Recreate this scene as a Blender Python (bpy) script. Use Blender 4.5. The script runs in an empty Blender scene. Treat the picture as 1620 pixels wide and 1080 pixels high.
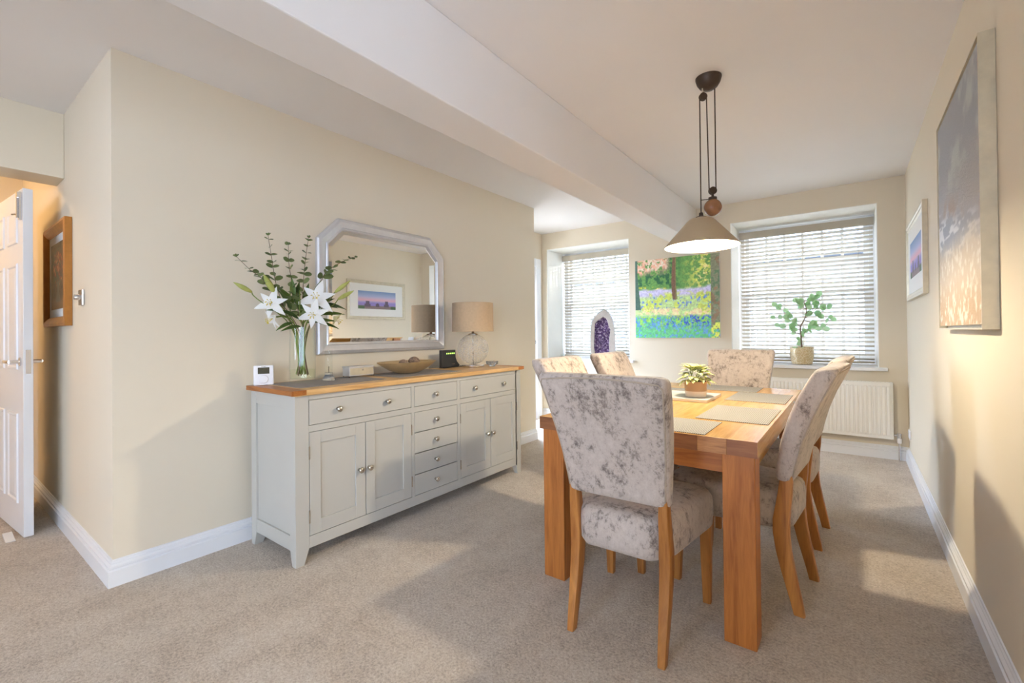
import bpy, bmesh, math, random
import numpy as np
from mathutils import Vector, Matrix

# ------------------------------------------------------------------ scene, camera, light
sc = bpy.context.scene
C = sc.collection
random.seed(7)
rng = np.random.default_rng(11)

IMG_W, IMG_H, F_PX, CY_PX = 1620.0, 1080.0, 716.92, 521.95
YAW, PITCH, ROLL = math.radians(36.879), math.radians(0.365), math.radians(-0.563)
cam_d = bpy.data.cameras.new('camera')
cam = bpy.data.objects.new('camera', cam_d); C.objects.link(cam)
fw = Vector((-math.sin(YAW)*math.cos(PITCH), math.cos(YAW)*math.cos(PITCH), math.sin(PITCH)))
rt = Vector((math.cos(YAW), math.sin(YAW), 0)); up = rt.cross(fw)
r2 = rt*math.cos(ROLL) + up*math.sin(ROLL); u2 = up*math.cos(ROLL) - rt*math.sin(ROLL)
Mc = Matrix((r2, u2, -fw)).transposed().to_4x4(); Mc.translation = (0, 0, 1.18)
cam.matrix_world = Mc
cam_d.sensor_width = 36.0; cam_d.lens = F_PX/IMG_W*36.0
cam_d.shift_y = (CY_PX-IMG_H/2)/IMG_W
cam_d.clip_start = 0.05
sc.camera = cam
vs = sc.view_settings
vs.view_transform = 'Standard'; vs.look = 'None'; vs.gamma = 1.0; vs.use_curve_mapping = False
vs.exposure = 0.86
sc.cycles.use_denoising = True
sc.cycles.max_bounces = 9; sc.cycles.diffuse_bounces = 5; sc.cycles.glossy_bounces = 4
sc.cycles.transparent_max_bounces = 16
sc.cycles.caustics_reflective = False; sc.cycles.caustics_refractive = False
sc.cycles.sample_clamp_indirect = 6.0

SKY_STRENGTH, SUN_STRENGTH, BULB_STRENGTH, HALL_W = 18.0, 3.2, 650.0, 14.0
w = bpy.data.worlds.new('sky'); sc.world = w; w.use_nodes = True
bg = w.node_tree.nodes['Background']
bg.inputs['Color'].default_value = (0.58, 0.735, 1.0, 1); bg.inputs['Strength'].default_value = SKY_STRENGTH
sun_d = bpy.data.lights.new('sun', 'SUN'); sun_d.energy = SUN_STRENGTH; sun_d.angle = 0.01; sun_d.color = (1, .93, .8)
sun = bpy.data.objects.new('sun', sun_d); C.objects.link(sun)
sun.rotation_euler = Vector((-.89, -.42, -.11)).to_track_quat('-Z', 'Y').to_euler()

# room dimensions (metres)
XL, XR, YL, YE, YF, ZC = -2.82, 0.395, 0.583, 4.186, 5.371, 2.565
YB, XALC, XHDR, XHALL = -3.4, -3.49, -3.90, -5.6
WIN_R = (-1.048, 0.198, 0.80, 2.348)     # x0, x1, z0, z1
WIN_L = (-3.407, -2.205, 0.80, 2.340)
WIN_B = (1.1, 3.0, 0.5, 2.3)
WIN_FILL = (-1.65, -0.55, 0.75, 2.05)  # second back window, added to raise the cool fill on the return wall
XW, YWING = 3.3, -0.75                  # the room widens to the right behind the camera
REVEAL = 0.62
SILL_Z = 0.83

def portal(name, x0, x1, z0, z1, y, face):
    d = bpy.data.lights.new(name, 'AREA'); d.shape = 'RECTANGLE'; d.size = x1-x0; d.size_y = z1-z0
    d.cycles.is_portal = True
    o = bpy.data.objects.new(name, d); C.objects.link(o)
    o.location = ((x0+x1)/2, y, (z0+z1)/2)
    o.rotation_euler = Vector((0, face, 0)).to_track_quat('-Z', 'Z').to_euler()
portal('sky_portal', WIN_R[0], WIN_R[1], SILL_Z, WIN_R[3], YF+REVEAL+.02, -1)
portal('sky_portal', WIN_L[0], WIN_L[1], SILL_Z, WIN_L[3], YF+REVEAL+.02, -1)
pd_ = bpy.data.lights.new('sky_portal', 'AREA'); pd_.shape = 'RECTANGLE'; pd_.size = .9; pd_.size_y = 2.1; pd_.cycles.is_portal = True
po_ = bpy.data.objects.new('sky_portal', pd_); C.objects.link(po_); po_.location = (XALC-.16, 4.79, 1.07); po_.rotation_euler = Vector((1, 0, 0)).to_track_quat('-Z', 'Z').to_euler()
portal('sky_portal', WIN_FILL[0], WIN_FILL[1], WIN_FILL[2], WIN_FILL[3], YB-.22, 1)
portal('sky_portal', WIN_B[0], WIN_B[1], WIN_B[2], WIN_B[3], YB-.22, 1)

# ------------------------------------------------------------------ helpers: materials
def S(r, g, b):
    f = lambda c: (c/255/12.92 if c/255 <= .04045 else ((c/255+.055)/1.055)**2.4)
    return (f(r), f(g), f(b), 1.0)

class Mat:
    def __init__(s, name):
        s.m = bpy.data.materials.new(name); s.m.use_nodes = True
        s.t = s.m.node_tree; s.p = s.t.nodes['Principled BSDF']; s.out = s.t.nodes['Material Output']
    def n(s, typ, **kw):
        nd = s.t.nodes.new(typ)
        for k, v in kw.items():
            if k in nd.inputs: nd.inputs[k].default_value = v
            else: setattr(nd, k, v)
        return nd
    def l(s, a, b): s.t.links.new(a, b)
    def coord(s, kind='Object', scale=(1, 1, 1), rot=(0, 0, 0)):
        tc = s.n('ShaderNodeTexCoord'); mp = s.n('ShaderNodeMapping')
        mp.inputs['Scale'].default_value = scale; mp.inputs['Rotation'].default_value = rot
        s.l(tc.outputs[kind], mp.inputs['Vector']); return mp.outputs['Vector']
    def noise(s, vec, scale, detail=4, rough=.55, dist=0):
        nd = s.n('ShaderNodeTexNoise'); nd.inputs['Scale'].default_value = scale; nd.inputs['Detail'].default_value = detail
        nd.inputs['Roughness'].default_value = rough; nd.inputs['Distortion'].default_value = dist
        if vec is not None: s.l(vec, nd.inputs['Vector'])
        return nd.outputs['Fac']
    def ramp(s, fac, stops):
        nd = s.n('ShaderNodeValToRGB'); cr = nd.color_ramp
        while len(cr.elements) < len(stops): cr.elements.new(.5)
        for e, (p, c) in zip(cr.elements, stops): e.position = p; e.color = c
        s.l(fac, nd.inputs['Fac']); return nd.outputs['Color']
    def bump(s, h, strength=.2, dist=.01):
        b = s.n('ShaderNodeBump'); b.inputs['Strength'].default_value = strength; b.inputs['Distance'].default_value = dist
        s.l(h, b.inputs['Height']); s.l(b.outputs['Normal'], s.p.inputs['Normal'])
    def set(s, **kw):
        for k, v in kw.items(): s.p.inputs[k.replace('_', ' ')].default_value = v
        return s

def plain(name, col, rough=.5, metal=0.0, var=.04, scale=6, bump=0, **kw):
    """colour with a slight procedural variation"""
    M = Mat(name); v = M.coord()
    c = np.array(col[:3])
    M.l(M.ramp(M.noise(v, scale), [(.3, (*(c*(1-var)), 1)), (.7, (*np.minimum(c*(1+var), 1), 1))]), M.p.inputs['Base Color'])
    M.set(Roughness=rough, Metallic=metal)
    if bump: M.bump(M.noise(v, scale*30, 2), bump, .004)
    for k, x in kw.items(): M.p.inputs[k.replace('_', ' ')].default_value = x
    return M.m

def wood(name, base, dark, along='Y', rough=.4, scale=1.0, offset=True, lo=.86, hi=1.12):
    M = Mat(name)
    st = {'X': (1.2, 14, 14), 'Y': (14, 1.2, 14), 'Z': (14, 14, 1.2)}[along]
    tc = M.n('ShaderNodeTexCoord'); oi = M.n('ShaderNodeObjectInfo')
    add = M.n('ShaderNodeVectorMath', operation='ADD')
    sc_ = M.n('ShaderNodeVectorMath', operation='SCALE'); sc_.inputs['Scale'].default_value = 7.3
    cmb = M.n('ShaderNodeCombineXYZ')
    for i in range(3): M.l(oi.outputs['Random'], cmb.inputs[i])
    M.l(cmb.outputs[0], sc_.inputs[0])
    M.l(tc.outputs['Object'], add.inputs[0]); M.l(sc_.outputs[0], add.inputs[1])
    mp = M.n('ShaderNodeMapping'); mp.inputs['Scale'].default_value = tuple(q*scale for q in st)
    M.l(add.outputs[0], mp.inputs['Vector'])
    n1 = M.noise(mp.outputs[0], 2.2, 6, .62, .8)
    n2 = M.noise(mp.outputs[0], 9, 3, .6)
    mix = M.n('ShaderNodeMath', operation='MULTIPLY_ADD'); mix.inputs[1].default_value = .35
    M.l(n2, mix.inputs[0]); M.l(n1, mix.inputs[2])
    b, d = np.array(base[:3]), np.array(dark[:3])
    col = M.ramp(mix.outputs[0], [(.45, (*d, 1)), (.62, (*((b+d)/2), 1)), (.85, (*b, 1))])
    hsv = M.n('ShaderNodeHueSaturation'); M.l(col, hsv.inputs['Color'])
    if offset:
        mr = M.n('ShaderNodeMapRange'); mr.inputs['To Min'].default_value = lo; mr.inputs['To Max'].default_value = hi
        M.l(oi.outputs['Random'], mr.inputs['Value']); M.l(mr.outputs[0], hsv.inputs['Value'])
    M.l(hsv.outputs[0], M.p.inputs['Base Color'])
    M.set(Roughness=rough); M.bump(n2, .06, .002)
    return M.m

def velvet(name):
    M = Mat(name)
    tc = M.n('ShaderNodeTexCoord'); oi = M.n('ShaderNodeObjectInfo')
    add = M.n('ShaderNodeVectorMath', operation='ADD'); M.l(tc.outputs['Object'], add.inputs[0]); M.l(oi.outputs['Location'], add.inputs[1])
    v = add.outputs[0]
    mp = M.n('ShaderNodeMapping'); mp.inputs['Scale'].default_value = (1.1, 1.1, .75); M.l(v, mp.inputs['Vector'])
    a = M.noise(mp.outputs[0], 40, 10, .80, .15)
    b = M.noise(mp.outputs[0], 10, 3, .5, .6)
    m = M.n('ShaderNodeMath', operation='MULTIPLY_ADD'); m.inputs[1].default_value = .45; M.l(b, m.inputs[0]); M.l(a, m.inputs[2])
    col = M.ramp(m.outputs[0], [(.54, S(104, 92, 86)), (.62, S(144, 131, 122)), (.70, S(188, 174, 163)), (.97, S(208, 196, 186))])
    M.l(col, M.p.inputs['Base Color'])
    M.set(Roughness=.75); M.p.inputs['Sheen Weight'].default_value = .45; M.p.inputs['Sheen Roughness'].default_value = .35
    M.p.inputs['Sheen Tint'].default_value = (1, .95, .88, 1)
    M.bump(a, .25, .006)
    return M.m

def thin_glass(name, tint=(.98, 1, .99, 1), refl=.12, rough=.02):
    M = Mat(name); M.t.nodes.remove(M.p)
    tr = M.n('ShaderNodeBsdfTransparent'); tr.inputs[0].default_value = tint
    gl = M.n('ShaderNodeBsdfGlossy'); gl.inputs['Roughness'].default_value = rough
    lw = M.n('ShaderNodeLayerWeight'); lw.inputs['Blend'].default_value = .5
    pw = M.n('ShaderNodeMath', operation='POWER'); pw.inputs[1].default_value = 3.5; M.l(lw.outputs['Facing'], pw.inputs[0])
    ma = M.n('ShaderNodeMath', operation='MULTIPLY_ADD'); ma.inputs[1].default_value = refl*2.5; ma.inputs[2].default_value = .012; M.l(pw.outputs[0], ma.inputs[0])
    mx = M.n('ShaderNodeMixShader'); M.l(ma.outputs[0], mx.inputs[0])
    M.l(tr.outputs[0], mx.inputs[1]); M.l(gl.outputs[0], mx.inputs[2]); M.l(mx.outputs[0], M.out.inputs['Surface'])
    return M.m

def emit(name, col, strength):
    M = Mat(name); M.set(Base_Color=col, Roughness=.4)
    M.p.inputs['Emission Color'].default_value = col; M.p.inputs['Emission Strength'].default_value = strength
    return M.m

def carpet():
    M = Mat('carpet'); v = M.coord()
    fine = M.noise(v, 95, 5, .8); mid = M.noise(v, 24, 3, .6)
    big = M.noise(M.coord(scale=(1, .7, 1), rot=(0, 0, .5)), 3.0, 5, .62, .5)
    def madd(x, k, prev):
        n_ = M.n('ShaderNodeMath', operation='MULTIPLY_ADD'); n_.inputs[1].default_value = k; M.l(x, n_.inputs[0])
        if isinstance(prev, float): n_.inputs[2].default_value = prev
        else: M.l(prev, n_.inputs[2])
        return n_.outputs[0]
    f = madd(mid, .45, madd(big, .75, madd(fine, 2.1, .5-.5*(2.1+.75+.45))))
    M.l(M.ramp(f, [(0.0, S(156, 134, 112)), (.5, S(220, 203, 183)), (1.0, S(250, 240, 226))]), M.p.inputs['Base Color']); M.set(Roughness=.95)
    M.p.inputs['Sheen Weight'].default_value = .25
    M.bump(fine, .9, .014)
    return M.m

def woven(name, c1, c2, scale=160):
    M = Mat(name); v = M.coord()
    wv = M.n('ShaderNodeTexWave'); wv.inputs['Scale'].default_value = scale; wv.inputs['Distortion'].default_value = 1.2; M.l(v, wv.inputs['Vector'])
    wv2 = M.n('ShaderNodeTexWave', bands_direction='Y'); wv2.inputs['Scale'].default_value = scale*.6; M.l(v, wv2.inputs['Vector'])
    m = M.n('ShaderNodeMath', operation='MULTIPLY'); M.l(wv.outputs['Fac'], m.inputs[0]); M.l(wv2.outputs['Fac'], m.inputs[1])
    M.l(M.ramp(m.outputs[0], [(.1, c1), (.7, c2)]), M.p.inputs['Base Color']); M.set(Roughness=.7)
    M.bump(m.outputs[0], .3, .002)
    return M.m

def leafy(name, c1, c2, scale=14, rough=.45, trans=.25):
    M = Mat(name); v = M.coord()
    oi = M.n('ShaderNodeObjectInfo'); ad = M.n('ShaderNodeMath', operation='MULTIPLY_ADD'); ad.inputs[1].default_value = .35
    M.l(oi.outputs['Random'], ad.inputs[0]); M.l(M.noise(v, scale, 3), ad.inputs[2])
    M.l(M.ramp(ad.outputs[0], [(.4, c1), (.95, c2)]), M.p.inputs['Base Color'])
    M.set(Roughness=rough)
    if trans:
        tl_ = M.n('ShaderNodeBsdfTranslucent'); M.l(M.p.inputs['Base Color'].links[0].from_socket, tl_.inputs['Color'])
        mx = M.n('ShaderNodeMixShader'); mx.inputs[0].default_value = trans
        M.l(M.p.outputs[0], mx.inputs[1]); M.l(tl_.outputs[0], mx.inputs[2]); M.l(mx.outputs[0], M.out.inputs['Surface'])
    return M.m

def vcol(name, rough=.6, bump=0.0, spec=.3):
    M = Mat(name); a = M.n('ShaderNodeAttribute'); a.attribute_name = 'paint'
    M.l(a.outputs['Color'], M.p.inputs['Base Color']); M.set(Roughness=rough)
    if bump: M.bump(M.noise(M.coord(), 45, 5, .7, 1.0), bump, .01)
    return M.m

mat = {}
mat['wall'] = plain('wall_paint', S(226, 214, 192), .85, var=.012, scale=1.5, bump=.03)
mat['ceiling'] = plain('ceiling_paint', S(233, 229, 226), .9, var=.01, scale=1.5)
mat['gloss_white'] = plain('white_gloss_paint', S(234, 234, 235), .3, var=.01)
mat['reveal'] = plain('reveal_white_paint', S(238, 236, 228), .7, var=.01)
mat['carpet'] = carpet()
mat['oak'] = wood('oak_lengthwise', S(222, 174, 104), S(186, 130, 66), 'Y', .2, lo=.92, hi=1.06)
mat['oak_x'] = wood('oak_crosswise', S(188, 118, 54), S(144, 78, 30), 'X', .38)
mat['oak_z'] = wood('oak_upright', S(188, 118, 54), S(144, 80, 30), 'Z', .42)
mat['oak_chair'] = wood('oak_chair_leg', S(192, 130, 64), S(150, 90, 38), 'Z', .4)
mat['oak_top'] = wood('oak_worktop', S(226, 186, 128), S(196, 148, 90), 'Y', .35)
mat['sage'] = plain('grey_sage_paint', S(190, 187, 178), .5, var=.015, scale=3)
mat['dark_gap'] = plain('shadow_interior', S(70, 66, 60), .9)
mat['pewter'] = plain('polished_pewter', S(205, 198, 186), .22, 1.0)
mat['chrome'] = plain('chrome', S(225, 225, 228), .12, 1.0)
mat['bronze'] = plain('dark_bronze', S(78, 64, 54), .45, .6, var=.15, scale=30)
mat['silver'] = plain('silver_leaf_frame', S(214, 212, 212), .38, .5, var=.05, scale=12)
mat['velvet'] = velvet('crushed_velvet')
mat['piping'] = plain('velvet_piping', S(176, 160, 142), .8, var=.1, scale=40)
mat['mirror'] = plain('mirror_silvering', (.93, .94, .93, 1), .0, 1.0, var=0)
mat['pane'] = thin_glass('window_pane', (1, 1, 1, 1), .06)
mat['glass'] = thin_glass('clear_glass', (.985, .995, .985, 1), .15)
mat['glass_thin'] = thin_glass('clear_glass_thin', (.985, .99, .985, 1), .12)
mat['crackle'] = thin_glass('crackled_glass', (.97, .965, .95, 1), .2, .12)
t_ = mat['crackle'].node_tree; o_ = t_.nodes['Material Output']; sh_ = o_.inputs['Surface'].links[0].from_socket
df = t_.nodes.new('ShaderNodeBsdfTranslucent'); df.inputs[0].default_value = (.95, .93, .88, 1); d2_ = t_.nodes.new('ShaderNodeBsdfDiffuse'); d2_.inputs[0].default_value = (.92, .9, .86, 1)
ad_ = t_.nodes.new('ShaderNodeMixShader'); t_.links.new(df.outputs[0], ad_.inputs[1]); t_.links.new(d2_.outputs[0], ad_.inputs[2])
vo = t_.nodes.new('ShaderNodeTexVoronoi'); vo.feature = 'DISTANCE_TO_EDGE'; vo.inputs['Scale'].default_value = 70; tc_ = t_.nodes.new('ShaderNodeTexCoord'); t_.links.new(tc_.outputs['Object'], vo.inputs['Vector'])
mr_ = t_.nodes.new('ShaderNodeMapRange'); mr_.inputs['From Max'].default_value = .15; mr_.inputs['To Min'].default_value = .5; mr_.inputs['To Max'].default_value = .12; t_.links.new(vo.outputs['Distance'], mr_.inputs['Value'])
mx_ = t_.nodes.new('ShaderNodeMixShader'); t_.links.new(mr_.outputs[0], mx_.inputs[0]); t_.links.new(sh_, mx_.inputs[1]); t_.links.new(ad_.outputs[0], mx_.inputs[2]); t_.links.new(mx_.outputs[0], o_.inputs['Surface'])
M_ = Mat('crystal'); M_.set(Base_Color=(.95, .97, .96, 1), Roughness=.03); M_.p.inputs['Transmission Weight'].default_value = .85; mat['crystal'] = M_.m
mat['slat'] = plain('taupe_blind_slat', S(186, 176, 158), .5, var=.02)
mat['shade_tan'] = plain('tan_enamel', S(184, 164, 134), .4, .15, var=.03)
mat['shade_white'] = plain('white_enamel', S(250, 246, 238), .5, var=.0)
mat['bulb'] = emit('warm_bulb', (1, .87, .655, 1), BULB_STRENGTH)
mat['linen'] = plain('taupe_linen_shade', S(196, 168, 134), .8, var=.05, scale=60, bump=.1)
mat['white_plastic'] = plain('white_plastic', S(235, 233, 234), .4, var=.01)
mat['black_plastic'] = plain('black_plastic', S(52, 50, 48), .35, var=.05)
mat['lcd'] = plain('dark_display', S(66, 64, 48), .25, var=.1, scale=300)
mat['led'] = emit('green_indicator', (.45, .9, .12, 1), 1.6)
mat['felt'] = woven('grey_woven_runner', S(140, 134, 132), S(176, 170, 166), 240)
mat['placemat'] = woven('beige_woven_placemat', S(120, 114, 104), S(200, 196, 188), 38)
mat['board'] = plain('pale_grey_board', S(214, 212, 206), .35, var=.03)
mat['bowl'] = plain('brushed_gold_bowl', S(206, 176, 128), .38, .55, var=.12, scale=12)
mat['twig'] = plain('woven_twig', S(156, 128, 104), .8, var=.35, scale=60)
mat['euc_dark'] = leafy('eucalyptus_leaf', S(92, 108, 62), S(144, 154, 98))
mat['euc_pale'] = leafy('pale_eucalyptus_leaf', S(150, 196, 138), S(204, 228, 186), trans=.55)
mat['lily_leaf'] = leafy('lily_leaf', S(52, 78, 34), S(100, 124, 58))
mat['bud'] = leafy('lily_bud', S(170, 178, 84), S(206, 210, 130))
mat['petal'] = leafy('lily_petal', S(240, 238, 232), S(250, 249, 246), 6, .55)
mat['petal_cream'] = leafy('cream_lily_petal', S(236, 228, 170), S(246, 242, 205), 6, .55)
mat['stamen'] = plain('yellow_stamen', S(214, 190, 60), .6)
mat['stem'] = plain('green_stem', S(116, 132, 52), .5, var=.15, scale=20)
mat['twigstem'] = plain('brown_stem', S(120, 100, 74), .6, var=.15, scale=20)
mat['soil'] = plain('dark_soil', S(60, 46, 36), .95, var=.3, scale=60)
mat['pot_taupe'] = plain('taupe_glaze', S(172, 148, 122), .5, var=.04)
mat['pot_white'] = plain('white_glaze', S(226, 220, 212), .5, var=.02)
mat['brass_frame'] = plain('gilt_frame', S(182, 124, 60), .38, .35, var=.12, scale=20)
mat['pale_gold'] = plain('champagne_gilt_frame', S(206, 194, 168), .4, .35, var=.08, scale=20)
mat['mount'] = plain('white_picture_mount', S(238, 236, 230), .8, var=.005)
mat['sage_metal'] = plain('radiator_enamel', S(240, 237, 229), .35, var=.01)
mat['stone_rim'] = plain('pale_agate_rim', S(184, 174, 164), .5, var=.08, scale=30)
mat['stone_shell'] = plain('grey_green_rock', S(106, 116, 108), .8, var=.25, scale=25, bump=.4)
M_ = Mat('amethyst'); M_.l(M_.ramp(M_.noise(M_.coord(), 38, 3), [(.30, S(76, 52, 96)), (.50, S(132, 104, 150)), (.66, S(216, 198, 216))]), M_.p.inputs['Base Color']); M_.set(Roughness=.15); mat['amethyst'] = M_.m
mat['gravel'] = plain('pale_gravel', S(96, 92, 86), .95, var=.15, scale=8)
mat['stonewall'] = plain('pale_stone', S(196, 188, 172), .9, var=.15, scale=3)
mat['render'] = plain('pale_render', S(112, 110, 108), .9, var=.04, scale=2)
mat['slate'] = plain('slate_roof', S(98, 104, 114), .8, var=.12, scale=5)
mat['rubber'] = plain('rubber', S(228, 226, 222), .6)

# pot with a cross-hatched woven relief
M_ = Mat('woven_gold_pot'); v_ = M_.coord('Object', (1, 1, 1))
ck = M_.n('ShaderNodeTexVoronoi'); ck.inputs['Scale'].default_value = 95; M_.l(v_, ck.inputs['Vector'])
M_.l(M_.ramp(ck.outputs['Distance'], [(.1, S(238, 228, 202)), (.6, S(206, 182, 136))]), M_.p.inputs['Base Color']); M_.set(Roughness=.4, Metallic=.3); M_.bump(ck.outputs['Distance'], .5, .004)
mat['pot_woven'] = M_.m

# variegated leaf: cream with green margins and veins, in the leaf's own coordinates
M_ = Mat('variegated_leaf'); v_ = M_.coord('Object')
wv = M_.n('ShaderNodeTexWave', bands_direction='DIAGONAL'); wv.inputs['Scale'].default_value = 34; wv.inputs['Distortion'].default_value = 3.0; M_.l(v_, wv.inputs['Vector'])
nz = M_.noise(v_, 40, 3); ad = M_.n('ShaderNodeMath', operation='MULTIPLY_ADD'); ad.inputs[1].default_value = .6; M_.l(wv.outputs['Fac'], ad.inputs[0]); M_.l(nz, ad.inputs[2])
M_.l(M_.ramp(ad.outputs[0], [(.45, S(92, 128, 54)), (.62, S(176, 190, 84)), (.8, S(238, 234, 172))]), M_.p.inputs['Base Color']); M_.set(Roughness=.4)
mat['variegated'] = M_.m

# ------------------------------------------------------------------ helpers: geometry
W = {}
I4 = Matrix.Identity(4)

class MB:
    def __init__(s): s.v = []; s.f = []
    def add(s, vs, fs, M=None):
        o = len(s.v)
        s.v += [tuple(M @ Vector(q)) if M is not None else tuple(q) for q in vs]
        s.f += [tuple(i+o for i in f) for f in fs]; return s
    def box(s, x0, y0, z0, x1, y1, z1, M=None):
        x0, x1 = min(x0, x1), max(x0, x1); y0, y1 = min(y0, y1), max(y0, y1); z0, z1 = min(z0, z1), max(z0, z1)
        return s.add([(x0,y0,z0),(x1,y0,z0),(x1,y1,z0),(x0,y1,z0),(x0,y0,z1),(x1,y0,z1),(x1,y1,z1),(x0,y1,z1)],
                     [(0,3,2,1),(4,5,6,7),(0,1,5,4),(1,2,6,5),(2,3,7,6),(3,0,4,7)], M)
    def loft(s, rings, cap0=True, cap1=True, M=None):
        n = len(rings[0]); vs = [q for r in rings for q in r]; fs = []
        for k in range(len(rings)-1):
            for i in range(n):
                j = (i+1) % n; fs.append((k*n+i, k*n+j, (k+1)*n+j, (k+1)*n+i))
        if cap0: fs.append(tuple(reversed(range(n))))
        if cap1: fs.append(tuple((len(rings)-1)*n+i for i in range(n)))
        return s.add(vs, fs, M)
    def lathe(s, prof, n=24, c=(0, 0, 0), M=None, cap0=False, cap1=False):
        rings = [[(c[0]+r*math.cos(2*math.pi*i/n), c[1]+r*math.sin(2*math.pi*i/n), c[2]+z) for i in range(n)] for r, z in prof]
        return s.loft(rings, cap0, cap1, M)
    def sphere(s, c, r, n=16, m=10, sx=1, sy=1, sz=1):
        prof = [(max(r*math.sin(math.pi*k/m), 1e-4), -r*math.cos(math.pi*k/m)) for k in range(m+1)]
        return s.lathe(prof, n, (0, 0, 0), Matrix.Translation(c) @ Matrix.Diagonal((sx, sy, sz, 1)))
    def tube(s, pts, rad, n=8, caps=True):
        pts = [Vector(p) for p in pts]; rings = []
        if not hasattr(rad, '__len__'): rad = [rad]*len(pts)
        ref = Vector((0, 0, 1))
        t0 = (pts[1]-pts[0]).normalized()
        if abs(t0.dot(ref)) > .9: ref = Vector((1, 0, 0))
        nrm = (ref - t0*ref.dot(t0)).normalized()
        for k, p in enumerate(pts):
            t = (pts[min(k+1, len(pts)-1)] - pts[max(k-1, 0)]).normalized()
            nrm = (nrm - t*nrm.dot(t)).normalized(); b = t.cross(nrm)
            rings.append([tuple(p + (nrm*math.cos(2*math.pi*i/n) + b*math.sin(2*math.pi*i/n))*rad[k]) for i in range(n)])
        return s.loft(rings, caps, caps)
    def prism(s, poly, fn, a, b):
        """poly: 2-D outline, fn(u, v, t) -> xyz, extruded from t=a to t=b"""
        return s.loft([[fn(u, v, a) for u, v in poly], [fn(u, v, b) for u, v in poly]])
    def mesh(s, name):
        me = bpy.data.meshes.new(name); me.from_pydata(s.v, [], s.f); me.update()
        bm = bmesh.new(); bm.from_mesh(me); bmesh.ops.recalc_face_normals(bm, faces=bm.faces); bm.to_mesh(me); bm.free()
        return me

def put(name, me, m, parent=None, M=None, smooth=False, bevel=0, seg=2, angle=40):
    o = bpy.data.objects.new(name, me); C.objects.link(o)
    if m is not None and not me.materials: me.materials.append(m)
    if parent is not None:
        o.parent = parent; o.matrix_parent_inverse = W.get(parent, I4).inverted()
    if M is not None: o.matrix_basis = M
    W[o] = M if M is not None else I4
    if smooth:
        for p in me.polygons: p.use_smooth = True
        if smooth == 'auto':
            me.set_sharp_from_angle(angle=math.radians(angle))
    if bevel:
        b = o.modifiers.new('bevel', 'BEVEL'); b.width = bevel; b.segments = seg; b.limit_method = 'ANGLE'; b.angle_limit = math.radians(35)
        b.harden_normals = False
    return o

def obj(name, mb, m, parent=None, **kw): return put(name, mb.mesh(name), m, parent, **kw)
def box(name, a, b, m, parent=None, bevel=.003, **kw): return obj(name, MB().box(*a, *b), m, parent, bevel=bevel, **kw)

def tag(o, label, cat, group=None, kind=None):
    o['label'] = label; o['category'] = cat
    if group: o['group'] = group
    if kind: o['kind'] = kind
    return o
def thing(name, label, cat, loc=(0, 0, 0), group=None, kind=None):
    o = bpy.data.objects.new(name, None); C.objects.link(o); o.location = loc; o.empty_display_size = .05
    W[o] = Matrix.Translation(loc)
    return tag(o, label, cat, group, kind)
def struct(o, label, cat): return tag(o, label, cat, None, 'structure')
def clone(root, M, label):
    def cp(o, parent):
        c = o.copy(); C.objects.link(c); c.parent = parent
        for ch in o.children: cp(ch, c)
        return c
    r = cp(root, None); r.matrix_world = M; r['label'] = label
    return r
def rrect(wx, wy, r, n=4, cx=0, cy=0):
    r = min(r, wx/2*.999, wy/2*.999); out = []
    for qx, qy, a0 in ((1, 1, 0), (-1, 1, 90), (-1, -1, 180), (1, -1, 270)):
        for k in range(n+1):
            a = math.radians(a0+90*k/n)
            out.append((cx+qx*(wx/2-r)+r*math.cos(a), cy+qy*(wy/2-r)+r*math.sin(a)))
    return out
def lerp_tab(tab, x):
    xs = [t[0] for t in tab]
    return tuple(float(np.interp(x, xs, [t[k] for t in tab])) for k in range(1, len(tab[0])))
def basis(p, d, upv=(0, 0, 1), scale=1.0):
    y = Vector(d).normalized(); z = Vector(upv); z = z - y*z.dot(y)
    if z.length < 1e-4: z = Vector((1, 0, 0)) - y*y.x
    z.normalize(); x = y.cross(z)
    M = Matrix((x, y, z)).transposed().to_4x4() @ Matrix.Scale(scale, 4); M.translation = p
    return M
def spline(pts, n=6):
    pts = [Vector(p) for p in pts]; out = []
    P = [2*pts[0]-pts[1]] + pts + [2*pts[-1]-pts[-2]]
    for i in range(1, len(P)-2):
        for k in range(n):
            t = k/n; a, b, c, d = P[i-1], P[i], P[i+1], P[i+2]
            out.append(.5*((2*b)+(c-a)*t+(2*a-5*b+4*c-d)*t*t+(3*b-a-3*c+d)*t**3))
    return out + [pts[-1]]

def wall_cells(xs, zs, y0, y1, holes):
    """a wall slab in the XZ plane with rectangular openings"""
    mb = MB()
    xs = sorted(set(xs + [h[0] for h in holes] + [h[1] for h in holes])); zs = sorted(set(zs + [h[2] for h in holes] + [h[3] for h in holes]))
    for i in range(len(xs)-1):
        for j in range(len(zs)-1):
            cx, cz = (xs[i]+xs[i+1])/2, (zs[j]+zs[j+1])/2
            if any(h[0] < cx < h[1] and h[2] < cz < h[3] for h in holes): continue
            mb.box(xs[i], y0, zs[j], xs[i+1], y1, zs[j+1])
    return mb

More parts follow.
